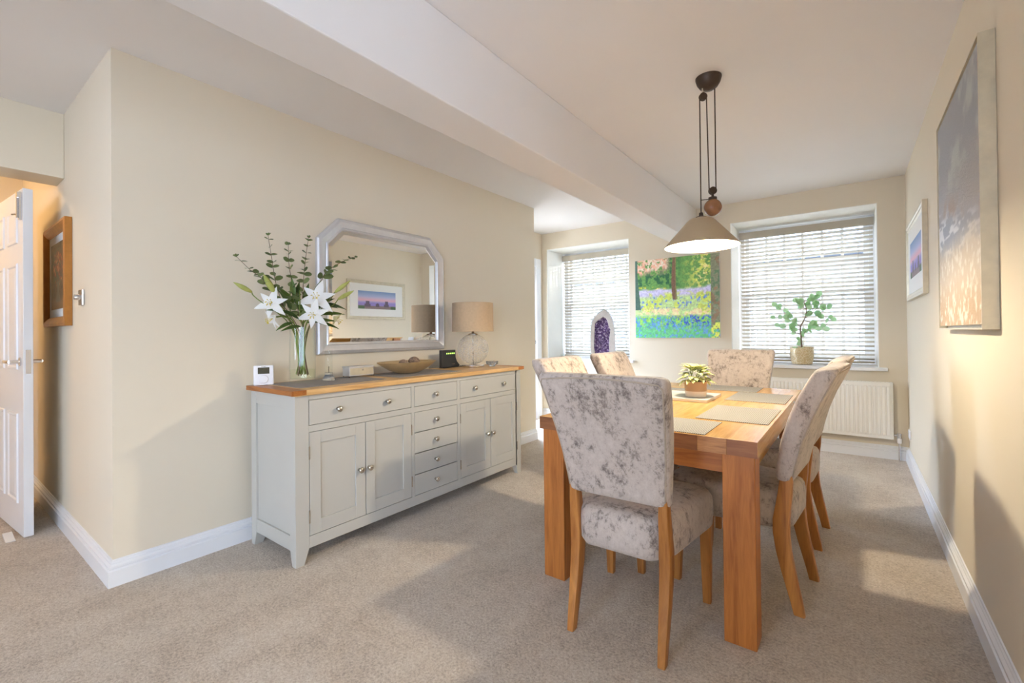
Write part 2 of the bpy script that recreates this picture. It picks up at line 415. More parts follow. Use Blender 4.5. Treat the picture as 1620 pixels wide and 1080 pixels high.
# ------------------------------------------------------------------ the room shell
struct(obj('floor', MB().box(-6, YB-.3, -.12, XR+.21, YF+REVEAL, 0).box(XR+.21, YB-.3, -.12, XW+.2, YWING+.2, 0), mat['carpet']), 'deep pile beige carpet over the whole floor', 'floor')
struct(obj('ceiling', MB().box(-6, YB-.3, ZC, XALC-.14, YL+.12, ZC+.15).box(XALC-.14, YB-.3, ZC, XR+.21, YF+REVEAL, ZC+.15).box(XR+.21, YB-.3, ZC, XW+.2, YWING+.2, ZC+.15), mat['ceiling']), 'smooth off-white painted ceiling', 'ceiling')
struct(box('wall_right', (XR, YWING, 0), (XR+.2, YF+REVEAL, ZC), mat['wall'], bevel=0), 'cream painted right wall with two framed pictures', 'wall')
struct(box('wall_left', (XL-.14, YL, 0), (XL, YE, ZC), mat['wall'], bevel=0), 'cream painted left wall behind the sideboard', 'wall')
struct(box('wall_return', (XHALL, YL, 0), (XL-.14, YL+.12, ZC), mat['wall'], bevel=0), 'pale return wall at left running back to the open door', 'wall')
GD = (4.34, 5.24, 2.14)     # glazed door opening in the alcove wall: y0, y1, top
struct(obj('wall_alcove', MB().box(XALC-.14, YE-.14, 0, XALC, GD[0], ZC).box(XALC-.14, GD[1], 0, XALC, YF, ZC).box(XALC-.14, GD[0], GD[2], XALC, GD[1], ZC), mat['wall']), 'narrow strip of alcove wall beside the left window', 'wall')
struct(box('wall_alcove_end', (XALC, YE-.14, 0), (XL-.14, YE, ZC), mat['wall'], bevel=0), 'far end of the left wall turning into the alcove', 'wall')
far = obj('wall_far', wall_cells([XALC-.14, XR], [0, ZC], YF, YF+REVEAL, [WIN_R, WIN_L]), mat['wall'])
struct(far, 'cream painted far wall with two deep window recesses', 'wall')
struct(obj('wall_back', wall_cells([XHDR-.24, XW+.2], [0, ZC], YB-.2, YB, [WIN_B, WIN_FILL]), mat['wall']), 'cream wall behind the camera with a wide window', 'wall')
struct(box('wall_wing', (XW, YB, 0), (XW+.2, YWING+.2, ZC), mat['wall'], bevel=0), 'outer wall of the room behind the camera at right', 'wall')
struct(box('wall_wing_end', (XR+.2, YWING, 0), (XW, YWING+.2, ZC), mat['wall'], bevel=0), 'wall behind the camera at right turning away from the dining area', 'wall')
struct(box('wall_hall', (XHALL-.1, -1.4, 0), (XHALL, YL, ZC), mat['wall'], bevel=0), 'hall wall beyond the open door', 'wall')
struct(box('wall_hall_end', (XHALL, -1.5, 0), (XHDR-.24, -1.4, ZC), mat['wall'], bevel=0), 'end wall of the hall', 'wall')
struct(box('wall_side', (XHDR-.24, YB, 0), (XHDR, -1.2, ZC), mat['wall'], bevel=0), 'side wall of the room behind the camera', 'wall')
struct(box('wall_header', (XHDR-.24, -1.2, 2.165), (XHDR, YL, ZC), mat['wall'], bevel=.003), 'lowered header above the opening to the hall', 'wall')
struct(box('ceiling_beam', (-1.64, YB, 2.185), (-1.40, YF, ZC), mat['ceiling'], bevel=.006), 'boxed white ceiling beam running towards the windows', 'beam')

# white plaster linings of the deep reveals
def lining(W_, name, label):
    x0, x1, z0, z1 = W_
    t = .006; mb = MB()
    mb.box(x0, YF+.001, SILL_Z, x0+t, YF+REVEAL-.14, z1); mb.box(x1-t, YF+.001, SILL_Z, x1, YF+REVEAL-.14, z1); mb.box(x0+t, YF+.001, z1-t, x1-t, YF+REVEAL-.14, z1)
    struct(obj(name, mb, mat['reveal']), label, 'trim')
lining(WIN_R, 'trim_1', 'white plaster lining of the right window recess')
lining(WIN_L, 'trim_2', 'white plaster lining of the left window recess')

BB = [(0, 0), (.022, 0), (.022, .074), (.014, .078), (.014, .082), (.019, .086), (.019, .096), (.010, .103), (.010, .107), (.005, .112), (.005, .120), (0, .122)]
def baseboard(name, a, b, nrm, label, m0=0, m1=0):
    a, b = Vector(a), Vector(b); d = (b-a).normalized(); n = Vector(nrm)
    r0 = [tuple(a + n*u - d*u*m0 + Vector((0, 0, v))) for u, v in BB]; r1 = [tuple(b + n*u + d*u*m1 + Vector((0, 0, v))) for u, v in BB]
    struct(obj(name, MB().loft([r0, r1]), mat['gloss_white']), label, 'baseboard')
baseboard('baseboard_left', (XL, YL, 0), (XL, YE, 0), (1, 0, 0), 'white moulded skirting along the left wall', 1, 0)
baseboard('baseboard_return', (XHALL, YL, 0), (XL, YL, 0), (0, -1, 0), 'white moulded skirting along the return wall by the door', 0, 1)
baseboard('baseboard_right', (XR, YWING, 0), (XR, YF, 0), (-1, 0, 0), 'white moulded skirting along the right wall', 0, -1)
baseboard('baseboard_far', (XALC, YF, 0), (XR, YF, 0), (0, -1, 0), 'white moulded skirting below the windows', 0, -1)
baseboard('baseboard_alcove', (XALC, YE, 0), (XALC, 4.25, 0), (1, 0, 0), 'short skirting in the alcove', 0, 0)

# windows: frame, two sashes with glazing bars, panes, sill
def window(name, W_, label, bars, yf, rows=2, zb=None, face=-1, sill=True, sx=(.06, .06)):
    x0, x1, z0, z1 = W_; zb = SILL_Z if zb is None else zb
    t = thing(name, label, 'window', ((x0+x1)/2, yf, zb), kind='structure')
    mb = MB(); fr = .055
    mb.box(x0, yf, zb, x0+fr, yf+.1, z1); mb.box(x1-fr, yf, zb, x1, yf+.1, z1); mb.box(x0+fr, yf, z1-fr, x1-fr, yf+.1, z1); mb.box(x0+fr, yf, zb, x1-fr, yf+.1, zb+.05)
    obj('window_frame', mb, mat['gloss_white'], t, bevel=.003)
    a, b, c, d = x0+fr, x1-fr, zb+.05, z1-fr; mid = c+(d-c)*.5
    for k, (s0, s1, yy) in enumerate(((c, mid+.02, yf+.02), (mid-.02, d, yf+.055))):
        sw = .04; mb = MB()
        mb.box(a, yy, s0, a+sw, yy+.035, s1); mb.box(b-sw, yy, s0, b, yy+.035, s1); mb.box(a+sw, yy, s0, b-sw, yy+.035, s0+sw); mb.box(a+sw, yy, s1-sw, b-sw, yy+.035, s1)
        s = obj('sash', mb, mat['gloss_white'], t, bevel=.002)
        n = bars; gw = (b-a-2*sw)/n; gh = (s1-s0-2*sw)/rows
        for i in range(1, n): box('glazing_bar', (a+sw+gw*i-.013, yy+.006, s0+sw), (a+sw+gw*i+.013, yy+.03, s1-sw), mat['gloss_white'], s, bevel=0)
        for j in range(1, rows): box('glazing_bar', (a+sw, yy+.007, s0+sw+gh*j-.009), (b-sw, yy+.029, s0+sw+gh*j+.009), mat['gloss_white'], s, bevel=0)
        for i in range(n):
            for j in range(rows):
                obj('pane', MB().box(a+sw+gw*i+.013, yy+.016, s0+sw+gh*j+.009, a+sw+gw*(i+1)-.013, yy+.02, s0+sw+gh*(j+1)-.009), mat['pane'], s)
    if sill:
        obj('window_sill', MB().box(x0-sx[0], YF-.05, SILL_Z-.032, x1+sx[1], YF-.0005, SILL_Z).box(x0+.0005, YF-.0005, SILL_Z-.0295, x1-.0005, yf+.001, SILL_Z), mat['gloss_white'], t, bevel=.004)
    return t
YW = YF+REVEAL-.12
window('window_1', WIN_L, 'left sash window behind the amethyst geode', 6, YW)
window('window_2', WIN_R, 'right sash window behind the sill plant', 6, YW)
window('window_4', WIN_FILL, 'smaller unseen window behind the camera, added for cool fill light', 2, YB-.16, 1, zb=WIN_FILL[2], sill=False)
window('window_3', WIN_B, 'wide window behind the camera', 3, YB-.16, 1, zb=WIN_B[2], sill=False)

# interior doors
def six_panel(leaf, W0, H0, T, face):
    """raised mouldings on one face of a leaf lying along local +X, thickness along Y"""
    for (a, b) in ((.11, W0/2-.045), (W0/2+.045, W0-.11)):
        for (c, d) in ((.18, .72), (.98, 1.62), (1.74, H0-.11)):
            y = 0 if face < 0 else T
            n = face
            r = lambda i, dep: [(a+i, y+n*dep, c+i), (b-i, y+n*dep, c+i), (b-i, y+n*dep, d-i), (a+i, y+n*dep, d-i)]
            obj('panel', MB().loft([r(0, .0005), r(.004, .008), r(.016, .008), r(.024, .002), r(.05, .007)], False, True), mat['gloss_white'], leaf)
hinge = Vector((-4.66, .345, .008)); ang = math.radians(4.6)
dt = thing('door_1', 'white six-panel door standing open at the far left', 'door', (0, 0, 0), kind='structure')
W0, H0, T0 = .765, 2.055, .042
leaf = box('door_leaf', (0, 0, 0), (W0, T0, H0), mat['gloss_white'], dt, bevel=.002)
six_panel(leaf, W0, H0, T0, -1); six_panel(leaf, W0, H0, T0, 1)
for n_ in (-1, 1):
    y0 = 0 if n_ < 0 else T0
    hb = MB()
    hb.lathe([(.0005, 0), (.026, 0), (.026, .006), (.012, .01), (.011, .045), (.0005, .045)], 20, M=Matrix.Translation((W0-.062, y0, 1.03)) @ Matrix.Rotation(math.radians(90 if n_ < 0 else -90), 4, 'X'))
    hb.tube(spline([(W0-.062, y0+n_*.045, 1.03), (W0-.09, y0+n_*.052, 1.03), (W0-.13, y0+n_*.05, 1.028), (W0-.178, y0+n_*.046, 1.032)], 4), [.010]*12+[.007], 10)
    obj('door_handle', hb, mat['chrome'], dt, smooth='auto')
bb_ = MB().box(W0-.05, -.012, 1.87, W0-.024, -.0005, 2.035); bb_.tube([(W0-.037, -.016, 1.88), (W0-.037, -.016, 2.03)], .006, 8); bb_.tube([(W0-.037, -.016, 1.9), (W0-.06, -.034, 1.9)], .005, 8); bb_.box(W0-.055, -.02, 2.0, W0-.02, -.0005, 2.03)
obj('door_bolt', bb_, mat['chrome'], dt)
box('latch_plate', (W0-.0005, .01, .96), (W0+.0015, .032, 1.1), mat['chrome'], dt, bevel=0)
dt.matrix_world = Matrix.Translation(hinge) @ Matrix.Rotation(ang, 4, 'Z')
# door stop on the carpet beside the leaf
ws = MB().prism([(0, 0), (.16, 0), (.16, .005), (.05, .014), (0, .016)], lambda u, v, t: (-4.06+u, .335+t, v), 0, .04)
tag(obj('door_wedge', ws, mat['rubber'], bevel=.002), 'small white wedge on the carpet at the foot of the door', 'door stop')

d2 = thing('door_2', 'white glazed garden door at the edge of the alcove by the left window', 'door', (XALC, 4.8, 0), kind='structure')
y0, y1, zt = GD
mbx = MB().box(XALC-.10, y1-.05, 0, XALC+.03, y1+.06, zt+.06).box(XALC-.10, y0-.06, 0, XALC+.03, y0+.05, zt+.06).box(XALC-.10, y0+.05, zt-.05, XALC+.03, y1-.05, zt+.06)
obj('door_frame', mbx, mat['gloss_white'], d2, bevel=.006)
a, b = y0+.052, y1-.052
lf = obj('door_leaf', MB().box(XALC-.06, a, .01, XALC-.02, a+.09, zt-.052).box(XALC-.06, b-.09, .01, XALC-.02, b, zt-.052).box(XALC-.06, a+.09, .01, XALC-.02, b-.09, .22).box(XALC-.06, a+.09, zt-.15, XALC-.02, b-.09, zt-.052), mat['gloss_white'], d2, bevel=.003)
obj('pane', MB().box(XALC-.042, a+.09, .22, XALC-.038, b-.09, zt-.15), mat['pane'], lf)
obj('door_knob', MB().lathe([(.001, 0), (.02, 0), (.02, .005), (.01, .01), (.01, .03), (.024, .042), (.024, .055), (.001, .064)], 16, M=Matrix.Translation((XALC-.02, b-.045, 1.05)) @ Matrix.Rotation(math.radians(90), 4, 'Y')), mat['chrome'], d2, smooth='auto')

# outside: lawn, low stone wall and a neighbouring roof
struct(obj('garden_terrace', MB().box(-30, YF+REVEAL+.05, -.5, 30, 34, -.4).box(-30, -20, -.5, -6.05, YF+REVEAL+.05, -.4), mat['gravel']), 'sunlit pale gravel outside the windows', 'terrace')
gw = thing('garden_wall', 'low pale stone wall across the garden outside', 'wall', (0, 13, -.4), kind='structure')
for k in range(26):
    box('coping_stone', (-13+k*.95, 12.8, .50), (-13+k*.95+.92, 13.3, .58), mat['stonewall'], gw, bevel=.01)
box('wall_face', (-13, 12.85, -.4), (11.7, 13.25, .5), mat['stonewall'], gw, bevel=0)
nh = thing('neighbour_house', 'pale rendered house with slate roof faintly visible through the blinds', 'house', (-6, 16, -.4), kind='structure')
Mh = Matrix.Translation((-6, 16, -.4)) @ Matrix.Rotation(math.radians(-7), 4, 'Z')
put('house_wall', MB().box(-22, 0, 0, 20, 7, 3.7).mesh('house_wall'), mat['render'], nh, Mh)
put('roof', MB().prism([(-.4, 3.6), (3.5, 7.2), (7.4, 3.6)], lambda u, v, t: (t, u, v), -22.4, 20.4).mesh('roof'), mat['slate'], nh, Mh)
for k in range(9): 
    x = -19+k*4.3
    wn = put('house_window', MB().box(x, -.03, 1.1, x+1.2, .05, 2.6).mesh('house_window'), mat['gloss_white'], nh, Mh)
    for i in (0, 1): put('pane', MB().box(x+.08+i*.56, -.04, 1.2, x+.56+i*.56, -.031, 2.5).mesh('pane'), mat['slate'], wn, Mh)

# ------------------------------------------------------------------ venetian blinds
def blind(W_, label, nladder):
    x0, x1, z0, z1 = W_; a, b = x0+.03, x1-.02
    yb = YF+.43
    t = thing('venetian_blind', label, 'blind', ((a+b)/2, yb, SILL_Z), 'taupe venetian blinds')
    box('valance', (a-.012, yb-.045, z1-.125), (b+.006, yb-.03, z1-.045), mat['slat'], t, bevel=.004)
    box('headrail', (a, yb-.028, z1-.11), (b, yb+.03, z1-.05), mat['slat'], t, bevel=.002)
    ztop, zbot = z1-.15, SILL_Z+.05; n = int((ztop-zbot)/.043)
    sl = MB()
    prof = [(-.025, -.0015), (0, .0012), (.025, -.0015), (.025, .0015), (0, .0042), (-.025, .0015)]
    sl.prism(prof, lambda u, v, tt: (tt, u, v), -(b-a)/2, (b-a)/2)
    me = sl.mesh('slat'); me.materials.append(mat['slat'])
    for k in range(n+1):
        z = zbot + (ztop-zbot)*k/n
        put('slat', me, None, t, Matrix.Translation(((a+b)/2, yb, z)) @ Matrix.Rotation(math.radians(-21), 4, 'X'))
    box('bottom_rail', (a, yb-.026, SILL_Z+.008), (b, yb+.026, SILL_Z+.028), mat['slat'], t, bevel=.003)
    for k in range(nladder):
        x = a+.12 + (b-a-.24)*k/(nladder-1)
        obj('ladder_cord', MB().tube([(x, yb-.027, SILL_Z+.02), (x, yb-.027, z1-.1)], .0016, 5).tube([(x, yb+.027, SILL_Z+.02), (x, yb+.027, z1-.1)], .0016, 5), mat['slat'], t)
    return t
blind(WIN_L, 'taupe venetian blind in the left window behind the geode', 3)
blind(WIN_R, 'taupe venetian blind in the right window behind the sill plant', 3)

# ------------------------------------------------------------------ sideboard
SX0, SX1, SY0, SY1 = -2.745, -2.258, 1.173, 3.120
sb = thing('sideboard', 'long grey-green painted sideboard with oak top against the left wall', 'sideboard', ((SX0+SX1)/2, (SY0+SY1)/2, 0))
P = mat['sage']
# worktop of boards
tw = [(-2.748, -2.62), (-2.6195, -2.49), (-2.4895, -2.36), (-2.3595, -2.238)]
wt = box('worktop', (-2.745, 1.1655, .869), (-2.2385, 3.1305, .872), mat['oak_top'], sb, bevel=0)
for a, b in tw: box('board', (a, 1.226, .8725), (b, 3.07, .898), mat['oak_top'], wt, bevel=.0015)
for y0, y1 in ((1.148, 1.2255), (3.0705, 3.148)): box('breadboard_end', (-2.748, y0, .8725), (-2.238, y1, .898), mat['oak_x'], wt, bevel=.002)
# carcass and face frame
box('carcass', (SX0, SY0+.03, .10), (SX1-.024, SY1-.03, .868), P, sb, bevel=0)
fx0, fx1 = SX1-.022, SX1
mb = MB()
ys = [(SY0+.002, 1.247), (1.930, 1.953), (2.351, 2.380), (3.064, SY1-.002)]
for a, b in ys[1:3]: mb.box(fx0, a, .1375, fx1, b, .8425)
mb.box(fx0, 1.247, .8425, fx1, 3.064, .869); mb.box(fx0, 1.247, .078, fx1, 3.064, .1375)
for (a, b) in ((1.247, 1.930), (1.953, 2.351), (2.380, 3.064)): mb.box(fx0, a, .676, fx1, b, .709)
obj('face_frame', mb, P, sb)
# corner posts running down into tapered feet
for yy, s_ in ((SY0, 1), (SY1, -1)):
    for xx, sx in ((SX1, -1), (SX0, 1)):
        def ring(z, k): return [(xx+sx*(0 if sx < 0 else 0), yy, z), (xx+sx*.058*k, yy, z), (xx+sx*.058*k, yy+s_*.074*k, z), (xx, yy+s_*.074*k, z)]
        obj('corner_post', MB().loft([ring(0, .62), ring(.082, 1), ring(.868, 1)]), P, sb, bevel=.002)
for yy, s_ in ((SY0, 1), (SY1, -1)):
    for z0, z1 in ((.80, .868), (.075, .15)): box('end_rail', (SX0+.058, yy+s_*.002, z0), (SX1-.058, yy+s_*.02, z1), P, sb, bevel=.0015)
    pn = box('end_panel', (SX0+.058, yy+s_*.012, .15), (SX1-.058, yy+s_*.022, .80), P, sb, bevel=0)
kn = MB().lathe([(.0005, 0), (.009, 0), (.0065, .006), (.006, .012), (.012, .016), (.0165, .022), (.0165, .027), (.010, .033), (.0005, .0345)], 18)
kme = kn.mesh('knob')
for p_ in kme.polygons: p_.use_smooth = True
kme.materials.append(mat['pewter'])
def knob(parent, y, z): put('knob', kme, None, parent, Matrix.Translation((SX1, y, z)) @ Matrix.Rotation(math.radians(90), 4, 'Y'))
g = .0028
def drawer(y0, y1, z0, z1, knobs):
    d = box('drawer', (fx0+.003, y0+g, z0+g), (fx1, y1-g, z1-g), P, sb, bevel=.0015)
    for k in knobs: knob(d, k, (z0+z1)/2)
drawer(1.247, 1.930, .709, .8425, (1.412, 1.738)); drawer(1.953, 2.351, .709, .8425, (2.133,)); drawer(2.380, 3.064, .709, .8425, (2.53, 2.874))
for z0, z1 in ((.542, .676), (.407, .542), (.272, .407), (.1375, .272)): drawer(1.953, 2.351, z0, z1, (2.134,))
def cdoor(y0, y1, ky, hy):
    z0, z1 = .1375+g, .676-g; y0 += g; y1 -= g; s_ = .062
    mb = MB().box(fx0+.003, y0, z0, fx1, y0+s_, z1).box(fx0+.003, y1-s_, z0, fx1, y1, z1).box(fx0+.003, y0+s_, z1-s_, fx1, y1-s_, z1).box(fx0+.003, y0+s_, z0, fx1, y1-s_, z0+s_+.008)
    d = obj('cabinet_door', mb, P, sb, bevel=.0012)
    box('door_panel', (fx0+.003, y0+s_, z0+s_+.008), (fx1-.008, y1-s_, z1-s_), P, d, bevel=0)
    knob(d, ky, .409)
    for hz in (.238, .568): obj('hinge', MB().tube([(fx1+.001, hy, hz-.033), (fx1+.001, hy, hz+.033)], .004, 8), mat['pewter'], d)
cdoor(1.247, 1.5885, 1.545, 1.2475); cdoor(1.5885, 1.930, 1.607, 1.9295); cdoor(2.380, 2.722, 2.668, 2.3805); cdoor(2.722, 3.064, 2.735, 3.0635)

# ------------------------------------------------------------------ mirror over the sideboard
def oct_ring(i, x, y0=1.61, y1=2.757, z0=1.05, z1=1.975, c=.155):
    k = .414*i
    return [(x, y0+i, z0+i), (x, y1-i, z0+i), (x, y1-i, z1-c-k), (x, y1-c-k, z1-i), (x, y0+c+k, z1-i), (x, y0+i, z1-c-k)]
mr = thing('wall_mirror', 'large silver-framed mirror with cut top corners above the sideboard', 'mirror', (XL, 2.18, 1.05))
obj('frame', MB().loft([oct_ring(0, XL+.001), oct_ring(0, XL+.022), oct_ring(.008, XL+.034), oct_ring(.024, XL+.040), oct_ring(.034, XL+.036), oct_ring(.060, XL+.026), oct_ring(.066, XL+.032), oct_ring(.076, XL+.032), oct_ring(.080, XL+.016)], True, False), mat['silver'], mr, smooth='auto', angle=25)
obj('mirror_glass', MB().loft([oct_ring(.078, XL+.017), oct_ring(.105, XL+.0205)], False, True), mat['mirror'], mr)

# ------------------------------------------------------------------ pictures
def painted(name, nx, ny, fn, place, m, parent, uvw):
    """a grid whose colour attribute 'paint' holds the print; fn(u, v) -> rgb (sRGB 0..1), place(u, v) -> xyz"""
    u, v = np.meshgrid(np.linspace(0, 1, nx+1), np.linspace(0, 1, ny+1)); rgb = fn(u, v)
    vs = [place(a, b) for a, b in zip(u.ravel(), v.ravel())]
    fs = [(j*(nx+1)+i, j*(nx+1)+i+1, (j+1)*(nx+1)+i+1, (j+1)*(nx+1)+i) for j in range(ny) for i in range(nx)]
    if uvw: fs = [tuple(reversed(f)) for f in fs]
    me = bpy.data.meshes.new(name); me.from_pydata(vs, [], fs)
    at = me.color_attributes.new('paint', 'FLOAT_COLOR', 'POINT')
    lin = np.where(rgb <= .04045, rgb/12.92, ((np.clip(rgb, 0, 1)+.055)/1.055)**2.4)
    buf = np.ones((lin.shape[0]*lin.shape[1], 4), np.float32); buf[:, :3] = lin.reshape(-1, 3)
    at.data.foreach_set('color', buf.ravel())
    return put(name, me, m, parent)
def vnoise(u, v, fu, fv, seed, oct=3):
    r = np.random.default_rng(seed); out = 0; amp = 1; tot = 0
    for o in range(oct):
        n, m = int(fu*2**o)+2, int(fv*2**o)+2; gr = r.random((m+1, n+1))
        x, y = u*(n-1), v*(m-1); i, j = x.astype(int), y.astype(int); a, b = x-i, y-j; a = a*a*(3-2*a); b = b*b*(3-2*b)
        out = out + amp*((gr[j, i]*(1-a)+gr[j, i+1]*a)*(1-b)+(gr[j+1, i]*(1-a)+gr[j+1, i+1]*a)*b); tot += amp; amp *= .55
    return out/tot
def mixc(base, col, k): return base*(1-k[..., None]) + np.array(col)/255.*k[..., None]
def step(x, a, b): return np.clip((x-a)/(b-a), 0, 1)

def bluebell(u, v):
    c = np.zeros(u.shape+(3,)) + np.array((150, 190, 110))/255.
    n1, n2, n3, n4 = vnoise(u, v, 9, 9, 1), vnoise(u, v, 26, 22, 2), vnoise(u, v, 40, 34, 3), vnoise(u, v, 55, 48, 4)
    top = step(v+.06*(n1-.5), .60, .63)
    fol = np.zeros_like(c) + np.array((96, 150, 74))/255.
    fol = mixc(fol, (198, 206, 96), step(n2, .5, .62)*step(u, .55, .75)); fol = mixc(fol, (38, 96, 58), step(n2, .46, .60)*(1-step(u, .45, .6)))
    fol = mixc(fol, (232, 176, 146), step(v-.12*u+.12*(n1-.5), .76, .82)*(1-step(u, .38, .46))*step(n2, .34, .5)); fol = mixc(fol, (246, 214, 196), step(v, .84, .88)*(1-step(u, .36, .44))*step(n3, .5, .6))
    fol = mixc(fol, (238, 222, 150), step(n3, .55, .65)*step(u, .68, .8)*step(v, .6, .7)); fol = mixc(fol, (222, 210, 60), (1-step(v, .64, .67))*step(n2, .48, .56)*(1-step(u, .35, .45)))
    gr = np.zeros_like(c) + np.array((188, 214, 140))/255.
    gr = mixc(gr, (200, 196, 226), step(v, .50, .54)); gr = mixc(gr, (200, 214, 96), step(n1, .55, .63)*(1-step(v, .54, .58)))
    gr = mixc(gr, (98, 138, 210), step(n3, .58, .66)*(1-step(v, .5, .54))*step(v, .33, .38)); gr = mixc(gr, (238, 216, 168), step(v+.05*(u-.5), .27, .29)*(1-step(v+.05*(u-.5), .35, .38))*step(n2, .36, .5))
    low = 1-step(v+.04*(n1-.5), .25, .29)
    lw = np.zeros_like(c) + np.array((96, 188, 122))/255.
    lw = mixc(lw, (84, 124, 210), step(n4, .54, .60)*step(v, .10, .16)); lw = mixc(lw, (96, 158, 206), step(n3, .55, .62)); lw = mixc(lw, (150, 206, 84), step(n2, .58, .64)*step(v, .05, .2))
    lw = mixc(lw, (44, 74, 190), step(n4, .54, .62)*step(v, .12, .17)*step(u, .3, .5))
    c = fol*top[..., None] + gr*(1-top)[..., None]; c = c*(1-low)[..., None] + lw*low[..., None]
    tx = np.abs(u-(.485+.03*(1-v)+.012*np.sin(v*7))) ; tw_ = .022+.016*(1-v)
    trunk = (tx < tw_)*(v > .47+.3*tx); c = mixc(c, (116, 84, 64), trunk*1.0); c = mixc(c, (150, 176, 88), trunk*step(u-.5, -.005, .02)*.8)
    lt = (u < .03+.05*step(.9-v, .1, .6)*.9)*(v > .36); c = mixc(c, (62, 98, 84), lt*1.0)
    rtk = (u > .905)*1.0; c = mixc(c, (128, 132, 104), rtk*(v > .1)*1.0); c = mixc(c, (86, 120, 84), rtk*step(n2, .48, .6)*(v < .8)*.9); c = mixc(c, (150, 96, 70), rtk*step(n1, .58, .64)*.6); c = mixc(c, (214, 226, 96), rtk*(v < .18)*step(n2, .46, .54))
    f = vnoise(u, v, 70, 64, 5, 2); c = c*(.88+.30*f[..., None])+.06
    return np.clip(c, 0, 1)
cv = thing('canvas_painting', 'square bluebell wood canvas between the two windows', 'painting', (-1.63, YF, 1.106))
box('canvas_edge', (-2.112, YF-.034, 1.106), (-1.155, YF-.001, 2.04), mat['mount'], cv, bevel=0)
painted('canvas', 250, 240, bluebell, lambda u, v: (-2.112+.957*u, YF-.0345, 1.106+.934*v), vcol('bluebell_print', .5), cv, False)

def frame_x(parent, xw, xf, y0, y1, z0, z1, wd, m, inner_drop=.008, name='frame'):
    r = lambda i, x: [(x, y0+i, z0+i), (x, y1-i, z0+i), (x, y1-i, z1-i), (x, y0+i, z1-i)]
    s = 1 if xf > xw else -1
    return obj(name, MB().loft([r(0, xw), r(0, xf), r(wd*.3, xf), r(wd*.45, xf-s*inner_drop*.5), r(wd*.8, xf-s*inner_drop*.3), r(wd, xf-s*inner_drop)], True, False), m, parent)

# big abstract seascape, right wall
def abstract(u, v):
    n1, n2, n3 = vnoise(u, v, 5, 7, 21, 4), vnoise(u, v, 30, 30, 22, 4), vnoise(u*.5+v*.5, v, 14, 40, 23, 3)
    c = np.zeros(u.shape+(3,)) + np.array((150, 152, 158))/255.
    c = mixc(c, (176, 168, 162), step(1-v, .25, .5)); c = mixc(c, (190, 196, 186), step(n1, .5, .7)*step(v, .5, .7)*.7)
    d = v+.18*u; c = mixc(c, (166, 140, 116), step(d, .50, .56)*(1-step(d, .60, .68))*step(n1, .45, .6)*.9)
    m = step(d+.1*(n1-.5), .34, .40)*(1-step(d+.1*(n1-.5), .52, .6)); c = mixc(c, (158, 160, 166), m*.9); c = mixc(c, (232, 230, 228), m*step(n3, .52, .6))
    m = 1-step(v+.08*(n1-.5), .30, .40); c = mixc(c, (200, 182, 156), m); c = mixc(c, (184, 148, 102), (1-step(v+.1*(n2-.5), .05, .2))*.8); c = mixc(c, (224, 214, 196), m*step(n2, .55, .65))
    return np.clip(c, 0, 1)
bp = thing('abstract_canvas', 'large abstract seascape canvas in a deep pale frame on the right wall', 'painting', (XR, 2.66, 1.176))
PX = XR-.043
r_ = lambda i, x: [(x, 2.180+i, 1.176+i), (x, 3.125-i, 1.176+i), (x, 3.125-i, 2.184-i), (x, 2.180+i, 2.184-i)]
obj('frame', MB().loft([r_(0, XR-.001), r_(0, PX), r_(.007, PX), r_(.007, PX+.03)], True, True), mat['pale_gold'], bp)
painted('canvas', 110, 120, abstract, lambda u, v: (PX+.004, 3.107-.909*u, 1.194+.972*v), vcol('abstract_oil', .42, .6), bp, False)
box('canvas_edge', (PX+.005, 2.198, 1.194), (PX+.029, 3.107, 2.166), mat['mount'], bp, bevel=0)

def sunset(u, v):
    n = vnoise(u, v, 12, 6, 31)
    c = np.zeros(u.shape+(3,)) + np.array((128, 152, 190))/255.
    c = mixc(c, (190, 190, 216), 1-step(v, .62, .95)); c = mixc(c, (226, 172, 186), (1-step(v, .5, .7))*step(v, .34, .5)); c = mixc(c, (150, 134, 196), 1-step(v+.03*(n-.5), .34, .46))
    c = mixc(c, (132, 112, 106), 1-step(v+.02*n, .17, .2)); c = mixc(c, (74, 98, 62), (1-step(v+.06*(n-.5), .13, .2))*((u < .16)+(u > .86))); 
    for cx, w_, h_ in ((.24, .045, .44), (.5, .03, .32), (.74, .042, .46)):
        t_ = (np.abs(u-cx) < w_)*(v < h_)*(v > .12) + (np.abs(u-cx) < w_*1.7)*(v < .28)*(v > .12)
        c = mixc(c, (96, 80, 92), np.clip(t_, 0, 1)*.9)
    return np.clip(c, 0, 1)
sp = thing('framed_landscape', 'smaller framed dusk landscape with white mount on the right wall', 'picture', (XR, 4.44, 1.41))
Y0, Y1, Z0, Z1 = 3.90, 4.985, 1.41, 2.01; FX = XR-.028
frame_x(sp, XR-.001, FX, Y0, Y1, Z0, Z1, .05, mat['pale_gold'], .012)
box('mount', (FX+.012, Y0+.045, Z0+.045), (XR-.002, Y1-.045, Z1-.045), mat['mount'], sp, bevel=0)
painted('print', 96, 44, sunset, lambda u, v: (FX+.0115, Y0+.19+.705*u, Z0+.165+.275*v), vcol('dusk_print', .6), sp, True)

